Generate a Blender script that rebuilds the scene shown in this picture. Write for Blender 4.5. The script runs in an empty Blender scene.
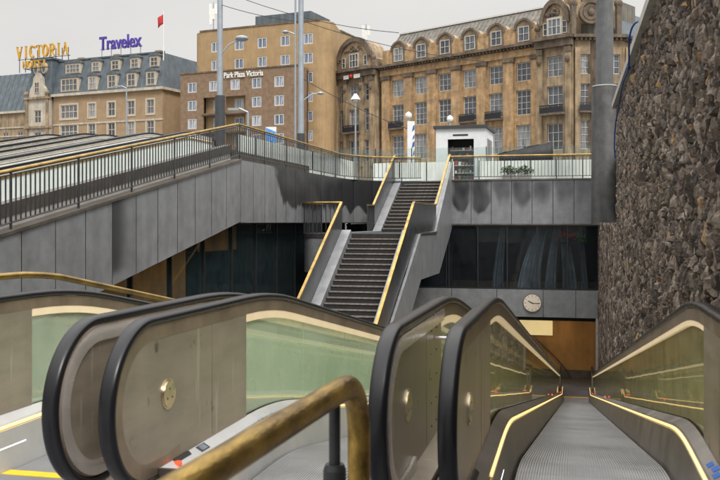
import bpy, math, random
from mathutils import Vector, Matrix, noise
random.seed(7)
R = math.radians
scn = bpy.context.scene
COL = scn.collection

# ------------------------------------------------------------------ camera frame used to lay out the far buildings (metres)
TH = math.atan(213/900)          # the view is turned this far left of the walkways
CT, ST = math.cos(TH), math.sin(TH)
def off(right, ahead):           # metres right of / ahead of the viewer -> world XY
    return Vector((right*CT-ahead*ST, right*ST+ahead*CT, 0))

# ------------------------------------------------------------------ materials
MATS = {}
def mat(name, col, rough=.6, metal=0, var=.25, scale=4, bump=0, bscale=None, col2=None, spec=.5, stretch=(1,1,1), streak=0, emis=None, estr=0):
    m = bpy.data.materials.new(name); m.use_nodes = True
    nt = m.node_tree; N = nt.nodes; L = nt.links
    b = N['Principled BSDF']
    b.inputs['Roughness'].default_value = rough; b.inputs['Metallic'].default_value = metal
    b.inputs['Specular IOR Level'].default_value = spec
    tc = N.new('ShaderNodeTexCoord'); mp = N.new('ShaderNodeMapping'); mp.inputs['Scale'].default_value = stretch
    L.new(tc.outputs['Object'], mp.inputs['Vector'])
    no = N.new('ShaderNodeTexNoise'); no.inputs['Scale'].default_value = scale; no.inputs['Detail'].default_value = 6; no.inputs['Roughness'].default_value = .62
    L.new(mp.outputs[0], no.inputs['Vector'])
    cr = N.new('ShaderNodeValToRGB')
    c2 = col2 or tuple(c*(1-var) for c in col)
    c1 = col if col2 else tuple(min(1, c*(1+var*.6)) for c in col)
    cr.color_ramp.elements[0].position = .32; cr.color_ramp.elements[1].position = .68
    cr.color_ramp.elements[0].color = (*c2, 1); cr.color_ramp.elements[1].color = (*c1, 1)
    L.new(no.outputs['Fac'], cr.inputs['Fac'])
    out = cr.outputs['Color']
    if streak:
        m2 = N.new('ShaderNodeMapping'); m2.inputs['Scale'].default_value = (1, 1, .12); L.new(tc.outputs['Object'], m2.inputs['Vector'])
        n2 = N.new('ShaderNodeTexNoise'); n2.inputs['Scale'].default_value = 2.2; n2.inputs['Detail'].default_value = 5
        L.new(m2.outputs[0], n2.inputs['Vector'])
        r2 = N.new('ShaderNodeMapRange'); r2.inputs[1].default_value = .35; r2.inputs[2].default_value = .7
        r2.inputs[3].default_value = 1-streak; r2.inputs[4].default_value = 1+streak*.3
        L.new(n2.outputs['Fac'], r2.inputs[0])
        mu = N.new('ShaderNodeVectorMath'); mu.operation = 'SCALE'; L.new(out, mu.inputs[0]); L.new(r2.outputs[0], mu.inputs['Scale']); out = mu.outputs[0]
    L.new(out, b.inputs['Base Color'])
    rr = N.new('ShaderNodeMapRange'); rr.inputs[3].default_value = max(.02, rough-.12); rr.inputs[4].default_value = min(1, rough+.14)
    L.new(no.outputs['Fac'], rr.inputs[0]); L.new(rr.outputs[0], b.inputs['Roughness'])
    if bump:
        nb = N.new('ShaderNodeTexNoise'); nb.inputs['Scale'].default_value = bscale or scale*6; nb.inputs['Detail'].default_value = 4
        L.new(mp.outputs[0], nb.inputs['Vector'])
        bp = N.new('ShaderNodeBump'); bp.inputs['Strength'].default_value = bump; bp.inputs['Distance'].default_value = .02
        L.new(nb.outputs['Fac'], bp.inputs['Height']); L.new(bp.outputs[0], b.inputs['Normal'])
    if emis:
        b.inputs['Emission Color'].default_value = (*emis, 1); b.inputs['Emission Strength'].default_value = estr
    MATS[name] = m
    return m

def glass(name, tint, diff_col, diff_amt, refl=1.0, ior=1.5, rough=.02, fscale=3):
    m = bpy.data.materials.new(name); m.use_nodes = True
    nt = m.node_tree; N = nt.nodes; L = nt.links
    for n in list(N): N.remove(n)
    o = N.new('ShaderNodeOutputMaterial')
    tr = N.new('ShaderNodeBsdfTransparent'); tr.inputs[0].default_value = (*tint, 1)
    gl = N.new('ShaderNodeBsdfGlossy'); gl.inputs['Roughness'].default_value = rough; gl.inputs[0].default_value = (refl, refl, refl*.97, 1)
    df = N.new('ShaderNodeBsdfDiffuse'); df.inputs[0].default_value = (*diff_col, 1)
    fr = N.new('ShaderNodeFresnel'); fr.inputs['IOR'].default_value = ior
    m1 = N.new('ShaderNodeMixShader'); m2 = N.new('ShaderNodeMixShader')
    tc = N.new('ShaderNodeTexCoord'); no = N.new('ShaderNodeTexNoise'); no.inputs['Scale'].default_value = fscale; no.inputs['Detail'].default_value = 5
    L.new(tc.outputs['Object'], no.inputs['Vector'])
    mr = N.new('ShaderNodeMapRange'); mr.inputs[1].default_value = .3; mr.inputs[2].default_value = .7
    mr.inputs[3].default_value = diff_amt*.6; mr.inputs[4].default_value = min(1, diff_amt*1.4)
    L.new(no.outputs['Fac'], mr.inputs[0]); L.new(mr.outputs[0], m1.inputs[0])
    L.new(tr.outputs[0], m1.inputs[1]); L.new(df.outputs[0], m1.inputs[2])
    bp = N.new('ShaderNodeBump'); bp.inputs['Strength'].default_value = .05; bp.inputs['Distance'].default_value = .05
    nb = N.new('ShaderNodeTexNoise'); nb.inputs['Scale'].default_value = .8; nb.inputs['Detail'].default_value = 1
    L.new(tc.outputs['Object'], nb.inputs['Vector']); L.new(nb.outputs['Fac'], bp.inputs['Height']); L.new(bp.outputs[0], gl.inputs['Normal'])
    ge = N.new('ShaderNodeNewGeometry'); inv = N.new('ShaderNodeMath'); inv.operation = 'SUBTRACT'; inv.inputs[0].default_value = 1; L.new(ge.outputs['Backfacing'], inv.inputs[1])
    fm_ = N.new('ShaderNodeMath'); fm_.operation = 'MULTIPLY'; L.new(fr.outputs[0], fm_.inputs[0]); L.new(inv.outputs[0], fm_.inputs[1]); L.new(fm_.outputs[0], m2.inputs[0]); L.new(m1.outputs[0], m2.inputs[1]); L.new(gl.outputs[0], m2.inputs[2])
    L.new(m2.outputs[0], o.inputs[0])
    MATS[name] = m; return m

mat('steel_plate', (.47,.415,.345), .34, .7, .15, 2.6, .10, 60, streak=.14, stretch=(1,1,3.5))
mat('steel_bright', (.80,.77,.74), .25, .75, .12, 3)
mat('cap_white', (.80,.79,.75), .5, 0, .15, 2)
mat('steel_dark', (.16,.14,.12), .4, .6, .3, 3)
mat('steel_deck', (.42,.41,.40), .45, .45, .22, 2.5, .03, 40)
mat('steel_guide', (.34,.27,.20), .36, .6, .3, 3)
mat('rubber', (.008,.008,.010), .28, 0, .15, 1.2, spec=.4)
mat('brass', (.50,.33,.10), .30, .9, .45, 3)
mat('brass_worn', (.55,.36,.09), .33, .85, .5, 6, .2, 40, col2=(.13,.075,.022), stretch=(2.5,.7,1.5))
mat('champagne', (.72,.60,.42), .5, .1, .12, 3, emis=(1,.78,.46), estr=.28)  # cream handrail trim, a faint glow added to its colour
mat('led', (1,.75,.3), .5, 0, 0, 3, emis=(1,.66,.25), estr=1.1)
mat('led_white', (.9,.9,1), .5, 0, 0, 3, emis=(.82,.84,1), estr=3)
mat('yellow_paint', (.85,.52,.01), .5, 0, .15, 8)
mat('post_black', (.035,.035,.038), .4, .2, .3, 8)
mat('concrete', (.30,.30,.30), .85, 0, .25, 2, .2)
mat('concrete_pale', (.42,.40,.37), .85, 0, .2, 3, .2)
mat('paving', (.20,.19,.18), .85, 0, .25, 1.2, .1)
mat('asphalt', (.06,.06,.06), .9, 0, .25, .6, .1)
mat('pit_floor', (.11,.11,.11), .7, 0, .3, 1)
mat('mast_grey', (.15,.155,.16), .5, .3, .2, 3, streak=.35)
mat('mast_sleeve', (.12,.12,.12), .6, .2, .3, 2.5, streak=.35)
mat('mast_galv', (.34,.38,.42), .45, .5, .12, 2)
mat('mast_base', (.05,.055,.06), .6, .2, .2, 3)
mat('step_dark', (.026,.024,.023), .75, 0, .4, 6, .2)
mat('nosing', (.24,.21,.185), .7, 0, .5, 9)
mat('parapet_dark', (.062,.065,.07), .3, .3, .3, 2.0, streak=.3)
mat('brown_wall', (.42,.235,.08), .6, 0, .3, .9, streak=.3)
mat('dark_room', (.02,.021,.023), .8, 0, .3, 1)
mat('curtain', (.27,.29,.30), .8, 0, .4, 1.5)
mat('frame_dark', (.035,.037,.04), .4, .4, .2, 3)
mat('frost', (.66,.72,.68), .45, 0, .16, 2.5, stretch=(3,3,.4))
mat('white_paint', (.72,.74,.75), .5, 0, .08, 3)
mat('roof_dark', (.04,.045,.05), .6, 0, .2, 3)
mat('red', (.7,.05,.02), .5, 0, .1, 8)
mat('red_lamp', (.7,.05,.02), .5, 0, .1, 8, emis=(1,.1,.03), estr=1.0)
mat('leaf_dull', (.10,.14,.07), .7, 0, .4, 9)
mat('green_leaf', (.05,.22,.02), .6, 0, .4, 9)
mat('blue_rope', (.012,.06,.26), .6, 0, .3, 20)
mat('clock_face', (.80,.70,.56), .5, 0, .05, 3)
mat('black', (.015,.015,.015), .5, 0, .1, 3)
mat('flag_red', (.45,.03,.03), .8, 0, .2, 3)
mat('flag_blue', (.03,.12,.45), .7, 0, .2, 3)
mat('sign_gold', (.62,.34,.04), .45, .2, .15, 3)
mat('sign_purple', (.07,.04,.30), .5, 0, .1, 3)
mat('sign_white', (.75,.75,.72), .5, 0, .1, 3)
mat('disc_steel', (.72,.62,.45), .22, .95, .35, 14)
# buildings
mat('brick_tan', (.35,.245,.145), .85, 0, .16, .8, .1, 20, streak=.08)
mat('brick_brown', (.225,.15,.095), .85, 0, .3, 1.5, .15, 20)
mat('brick_ochre', (.38,.26,.135), .85, 0, .16, .6, .1, 20, streak=.1)
mat('stone_ochre', (.47,.31,.165), .85, 0, .38, 1.3, .3, 8, streak=.3)
mat('stone_grey', (.38,.285,.18), .85, 0, .45, .6, .25, 8, streak=.4)
mat('stone_soot', (.17,.13,.095), .9, 0, .5, .9, .3, 8, streak=.3)
mat('stone_pale', (.50,.45,.37), .8, 0, .22, .8, .1, 8, streak=.2)
mat('slate', (.10,.125,.145), .55, 0, .25, 1.0, .15, 6, streak=.3)
mat('roof_zinc', (.19,.175,.15), .6, .1, .3, .6, .1, 6, streak=.4)
mat('win_white', (.56,.55,.51), .6, 0, .08, 2)
mat('win_cream', (.50,.44,.35), .6, 0, .12, 2)
mat('pane_blue', (.12,.16,.25), .12, 0, .5, .35, spec=.8)
mat('pane_dark', (.06,.07,.09), .10, 0, .8, .5, spec=.8)
def pane_mat(name, a, b_, c):
    m = mat(name, a, .12, 0, .6, .4, spec=.8); nt = m.node_tree; N = nt.nodes; L = nt.links; b = N['Principled BSDF']
    oi = N.new('ShaderNodeObjectInfo'); cr = N.new('ShaderNodeValToRGB'); cr.color_ramp.interpolation = 'LINEAR'; e = cr.color_ramp.elements
    e[0].position = 0; e[0].color = (*a, 1); e[1].position = 1; e[1].color = (*c, 1); x = e.new(.55); x.color = (*b_, 1)
    L.new(oi.outputs['Random'], cr.inputs['Fac'])
    # net curtains: upright folds
    tc = N['Texture Coordinate']; w = N.new('ShaderNodeTexNoise'); mp = N.new('ShaderNodeMapping'); mp.inputs['Scale'].default_value = (3.5, 1, .35)
    L.new(tc.outputs['Object'], mp.inputs[0]); L.new(mp.outputs[0], w.inputs['Vector']); w.inputs['Scale'].default_value = 1.2
    mr = N.new('ShaderNodeMapRange'); mr.inputs[1].default_value = .35; mr.inputs[2].default_value = .65; mr.inputs[3].default_value = .45; mr.inputs[4].default_value = 1.5; L.new(w.outputs['Fac'], mr.inputs[0])
    v = N.new('ShaderNodeVectorMath'); v.operation = 'SCALE'; L.new(cr.outputs[0], v.inputs[0]); L.new(mr.outputs[0], v.inputs['Scale']); L.new(v.outputs[0], b.inputs['Base Color'])
pane_mat('pane_dark', (.035,.04,.05), (.09,.10,.12), (.26,.27,.28))
pane_mat('pane_blue', (.10,.13,.20), (.18,.22,.30), (.34,.37,.42))
mat('iron', (.03,.03,.035), .5, .4, .2, 3)
mat('tarp', (.02,.022,.025), .6, 0, .3, 2)
glass('balustrade_glass', (.85,.92,.84), (.64,.73,.58), .30, .9, 1.45, .02, 1.1)  # pale green diffuse share stands in for reflections in the glass
glass('balustrade_glass_inner', (.86,.86,.66), (.66,.64,.36), .36, 1.0, 1.5)  # golden tint and diffuse share stand in for warm reflections
glass('window_glass', (.74,.79,.82), (.06,.07,.08), .12, .45, 1.45)
glass('side_glass', (.80,.84,.82), (.055,.085,.095), .16, .2, 1.4)
glass('screen_glass', (.88,.92,.91), (.55,.6,.6), .04, .6, 1.35)
M = MATS

# fascia panels: steel with soot, the soot mask carried by a vertex attribute (marks with a shape of their own)
def fascia_mat():
    m = mat('fascia_steel', (.275,.282,.295), .40, .3, .17, 3.0, .06, 30, streak=.14)
    nt = m.node_tree; N = nt.nodes; L = nt.links; b = N['Principled BSDF']
    src = b.inputs['Base Color'].links[0].from_socket
    at = N.new('ShaderNodeAttribute'); at.attribute_name = 'stain'
    mx = N.new('ShaderNodeMix'); mx.data_type = 'RGBA'; mx.inputs[7].default_value = (.022,.023,.026, 1)
    L.new(at.outputs['Fac'], mx.inputs[0]); L.new(src, mx.inputs[6]); L.new(mx.outputs[2], b.inputs['Base Color'])
fascia_mat()

def scuffs(name, sc, lo, hi, dark, stretch=(1,1,1)):
    m = MATS[name]; nt = m.node_tree; N = nt.nodes; L = nt.links; b = N['Principled BSDF']
    src = b.inputs['Base Color'].links[0].from_socket; tc = N['Texture Coordinate']
    mp = N.new('ShaderNodeMapping'); mp.inputs['Scale'].default_value = stretch; L.new(tc.outputs['Object'], mp.inputs[0])
    no = N.new('ShaderNodeTexNoise'); no.inputs['Scale'].default_value = sc; no.inputs['Detail'].default_value = 3; L.new(mp.outputs[0], no.inputs['Vector'])
    mr = N.new('ShaderNodeMapRange'); mr.inputs[1].default_value = lo; mr.inputs[2].default_value = hi; mr.inputs[3].default_value = 0; mr.inputs[4].default_value = .75; L.new(no.outputs['Fac'], mr.inputs[0])
    mx = N.new('ShaderNodeMix'); mx.data_type = 'RGBA'; mx.inputs[7].default_value = (*dark, 1)
    L.new(mr.outputs[0], mx.inputs[0]); L.new(src, mx.inputs[6]); L.new(mx.outputs[2], b.inputs['Base Color'])
scuffs('steel_plate', 7, .69, .75, (.12,.09,.07), (1,1,1))
scuffs('steel_plate', 3.5, .64, .70, (.62,.56,.48), (1,4,.35))
scuffs('deck_base_', 1, 1, 1, (0,0,0)) if 'deck_base_' in MATS else None
# ribbed moving belt / floor plate: ribs along the travel direction
def ribbed(name, col, pitch, strength, rough=.4, metal=.5):
    m = mat(name, col, rough, metal, .22, 1.8, 0)
    nt = m.node_tree; N = nt.nodes; L = nt.links; b = N['Principled BSDF']
    tc = N['Texture Coordinate']
    w = N.new('ShaderNodeTexWave'); w.wave_type = 'BANDS'; w.bands_direction = 'X'; w.inputs['Scale'].default_value = .314/pitch
    L.new(tc.outputs['Object'], w.inputs['Vector'])
    bp = N.new('ShaderNodeBump'); bp.inputs['Strength'].default_value = strength; bp.inputs['Distance'].default_value = .008
    L.new(w.outputs['Fac'], bp.inputs['Height']); L.new(bp.outputs[0], b.inputs['Normal'])
ribbed('floor_ribbed', (.27,.275,.32), .02, .9)
mat('belt_metal', (.47,.47,.485), .42, .5, .2, 1.2)

def stone_mat():
    m = bpy.data.materials.new('rough_stone'); m.use_nodes = True
    nt = m.node_tree; N = nt.nodes; L = nt.links; b = N['Principled BSDF']; b.inputs['Roughness'].default_value = .62
    g = N.new('ShaderNodeNewGeometry'); cr = N.new('ShaderNodeValToRGB')
    e = cr.color_ramp.elements; e[0].position = 0; e[0].color = (.042,.032,.026,1); e[1].position = 1; e[1].color = (.24,.12,.045,1)
    for p, c in ((.3,(.062,.045,.034,1)),(.55,(.115,.086,.065,1)),(.82,(.165,.132,.105,1)),(.93,(.235,.19,.15,1)),(.975,(.16,.12,.09,1)),(.99,(.30,.19,.09,1))):
        x = e.new(p); x.color = c
    L.new(g.outputs['Random Per Island'], cr.inputs['Fac'])
    tc = N.new('ShaderNodeTexCoord'); no = N.new('ShaderNodeTexNoise'); no.inputs['Scale'].default_value = 14; no.inputs['Detail'].default_value = 9; no.inputs['Roughness'].default_value = .72
    L.new(tc.outputs['Object'], no.inputs['Vector'])
    mr = N.new('ShaderNodeMapRange'); mr.inputs[1].default_value = .3; mr.inputs[2].default_value = .7; mr.inputs[3].default_value = .48; mr.inputs[4].default_value = 2.15
    L.new(no.outputs['Fac'], mr.inputs[0])
    mu = N.new('ShaderNodeVectorMath'); mu.operation = 'SCALE'; L.new(cr.outputs[0], mu.inputs[0]); L.new(mr.outputs[0], mu.inputs['Scale'])
    L.new(mu.outputs[0], b.inputs['Base Color'])
    bp = N.new('ShaderNodeBump'); bp.inputs['Strength'].default_value = 1; bp.inputs['Distance'].default_value = .035
    L.new(no.outputs['Fac'], bp.inputs['Height']); L.new(bp.outputs[0], b.inputs['Normal'])
    M['rough_stone'] = m
stone_mat()

# ------------------------------------------------------------------ mesh helpers
class MB:
    def __init__(s): s.v = []; s.f = []
    def add(s, vs, fs):
        n = len(s.v); s.v += [tuple(v) for v in vs]; s.f += [tuple(i+n for i in f) for f in fs]
    def box(s, x0, x1, y0, y1, z0, z1):
        s.add([(x0,y0,z0),(x1,y0,z0),(x1,y1,z0),(x0,y1,z0),(x0,y0,z1),(x1,y0,z1),(x1,y1,z1),(x0,y1,z1)],
              [(0,3,2,1),(4,5,6,7),(0,1,5,4),(1,2,6,5),(2,3,7,6),(3,0,4,7)]); return s
    def bbox(s, x0, x1, y0, y1, z0, z1, b=.01):      # box with bevelled vertical and top edges
        P = [(x0+b,y0),(x1-b,y0),(x1,y0+b),(x1,y1-b),(x1-b,y1),(x0+b,y1),(x0,y1-b),(x0,y0+b)]
        Q = [(x0+b,y0+b),(x1-b,y0+b),(x1-b,y0+b),(x1-b,y1-b),(x1-b,y1-b),(x0+b,y1-b),(x0+b,y1-b),(x0+b,y0+b)]
        vs = [(x,y,z0) for x,y in P]+[(x,y,z1-b) for x,y in P]+[(x0+b,y0+b,z1),(x1-b,y0+b,z1),(x1-b,y1-b,z1),(x0+b,y1-b,z1)]
        fs = [tuple(range(7,-1,-1))]
        for i in range(8): fs.append((i,(i+1)%8,8+(i+1)%8,8+i))
        fs += [(8,9,17,16),(9,10,17),(10,11,18,17),(11,12,18),(12,13,19,18),(13,14,19),(14,15,16,19),(15,8,16),(16,17,18,19)]
        s.add(vs, fs); return s
    def prism_x(s, pts, x0, x1):                     # polygon in (y,z) extruded along x
        n = len(pts)
        s.add([(x0,y,z) for y,z in pts]+[(x1,y,z) for y,z in pts],
              [tuple(range(n)), tuple(range(2*n-1,n-1,-1))]+[(i,i+n,(i+1)%n+n,(i+1)%n) for i in range(n)]); return s
    def prism_y(s, pts, y0, y1):                     # polygon in (x,z)
        n = len(pts)
        s.add([(x,y0,z) for x,z in pts]+[(x,y1,z) for x,z in pts],
              [tuple(range(n)), tuple(range(2*n-1,n-1,-1))]+[(i,i+n,(i+1)%n+n,(i+1)%n) for i in range(n)]); return s
    def prism_z(s, pts, z0, z1):
        n = len(pts)
        s.add([(x,y,z0) for x,y in pts]+[(x,y,z1) for x,y in pts],
              [tuple(range(n-1,-1,-1)), tuple(range(n,2*n))]+[(i,(i+1)%n,(i+1)%n+n,i+n) for i in range(n)]); return s
    def loft(s, rings, closed=True, caps=True):
        n = len(rings[0]); vs = [p for r in rings for p in r]; fs = []
        for k in range(len(rings)-1):
            for i in range(n if closed else n-1):
                j = (i+1)%n; fs.append((k*n+i, k*n+j, (k+1)*n+j, (k+1)*n+i))
        if caps and closed: fs.append(tuple(range(n-1,-1,-1))); fs.append(tuple((len(rings)-1)*n+i for i in range(n)))
        s.add(vs, fs); return s
    def tube(s, pts, r, n=10):
        pts = [Vector(p) for p in pts]; rings = []; rs = r if isinstance(r, (list,tuple)) else [r]*len(pts)
        t0 = (pts[1]-pts[0]).normalized(); up = Vector((0,0,1)) if abs(t0.z) < .9 else Vector((1,0,0))
        a = t0.cross(up).normalized()
        for i, p in enumerate(pts):
            t = ((pts[min(i+1,len(pts)-1)]-pts[max(i-1,0)])).normalized()
            a = (a - t*a.dot(t)).normalized(); b = t.cross(a)
            rings.append([tuple(p+(a*math.cos(2*math.pi*k/n)+b*math.sin(2*math.pi*k/n))*rs[i]) for k in range(n)])
        s.loft(rings); return s
    def cyl(s, x, y, z0, z1, r, r2=None, n=20):
        r2 = r if r2 is None else r2
        s.loft([[(x+q*math.cos(2*math.pi*k/n), y+q*math.sin(2*math.pi*k/n), z) for k in range(n)] for z, q in ((z0,r),(z1,r2))]); return s
    def cyl_x(s, x0, x1, y, z, r, n=24, r2=None):
        r2 = r if r2 is None else r2
        s.loft([[(x, y+q*math.cos(2*math.pi*k/n), z+q*math.sin(2*math.pi*k/n)) for k in range(n)] for x, q in ((x0,r),(x1,r2))]); return s
    def cyl_y(s, x, y0, y1, z, r, n=24):
        s.loft([[(x+r*math.cos(2*math.pi*k/n), y, z+r*math.sin(2*math.pi*k/n)) for k in range(n)] for y in (y0,y1)]); return s
    def sphere(s, c, r, n=12, sq=1):
        rings = []
        for i in range(1, n//2+1):
            a = math.pi*i/(n//2+1); rings.append([(c[0]+r*math.sin(a)*math.cos(2*math.pi*k/n), c[1]+r*math.sin(a)*math.sin(2*math.pi*k/n), c[2]+r*sq*math.cos(a)) for k in range(n)])
        s.loft(rings); return s
    def sweep_yz(s, path, prof, X):                  # path (y,z), profile (x, n) with n along the outward normal
        rings = []
        for i, (y, z) in enumerate(path):
            a = path[max(i-1,0)]; b = path[min(i+1,len(path)-1)]
            ty, tz = b[0]-a[0], b[1]-a[1]; l = math.hypot(ty, tz) or 1; ny, nz = tz/l, -ty/l
            ny, nz = -ny, -nz
            rings.append([(X+px, y+ny*pn, z+nz*pn) for px, pn in prof])
        s.loft(rings); return s
    def section(s, sec, Ys, zf, caps=True):          # closed (x,z) section run along y, following zf
        s.loft([[(x, Y, z+zf(Y)) for x, z in sec] for Y in Ys], True, caps); return s
    def build(s, name, m, parent=None, smooth=False, angle=35, xf=None):
        me = bpy.data.meshes.new(name); me.from_pydata(s.v, [], s.f); me.materials.append(M[m] if isinstance(m, str) else m)
        import bmesh
        bm = bmesh.new(); bm.from_mesh(me); bmesh.ops.recalc_face_normals(bm, faces=bm.faces); bm.to_mesh(me); bm.free()
        if smooth:
            me.polygons.foreach_set('use_smooth', [True]*len(me.polygons)); me.set_sharp_from_angle(angle=R(angle))
        o = bpy.data.objects.new(name, me); COL.objects.link(o)
        if parent: o.parent = parent
        if xf: o.matrix_local = xf
        return o
def tag(o, label=None, cat=None, group=None, kind=None):
    if label: o['label'] = label
    if cat: o['category'] = cat
    if group: o['group'] = group
    if kind: o['kind'] = kind
    return o
def empty(name, loc=(0,0,0), rz=0, label=None, cat=None, group=None):
    o = bpy.data.objects.new(name, None); COL.objects.link(o); o.location = loc; o.rotation_euler = (0,0,rz); o.empty_display_size = .3
    return tag(o, label, cat, group)
def children_of(o): return [c for c in bpy.data.objects if c.parent == o]
def inst(o, loc, parent):                            # copy of a part sharing its mesh
    c = o.copy(); COL.objects.link(c); c.parent = parent; c.location = loc; return c
def linsp(a, b, n): return [a+(b-a)*i/(n-1) for i in range(n)]

# ------------------------------------------------------------------ levels (z = 0 is the viewer's eye)
FL = -1.69       # upper landing
PIT = -7.47      # lower floor
SQ = 1.90        # square above
SL = .18
YK, YB = 6.4, 38.3
def prof(Y):
    r = .55
    if Y < YK-r: return 0
    if Y < YK+r: return -SL*(Y-YK+r)**2/(4*r)
    if Y < YB-r: return -SL*(Y-YK)
    if Y < YB+r: return -SL*(YB-YK)+SL*(YB+r-Y)**2/(4*r)
    return -SL*(YB-YK)
BOT = prof(50)

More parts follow.
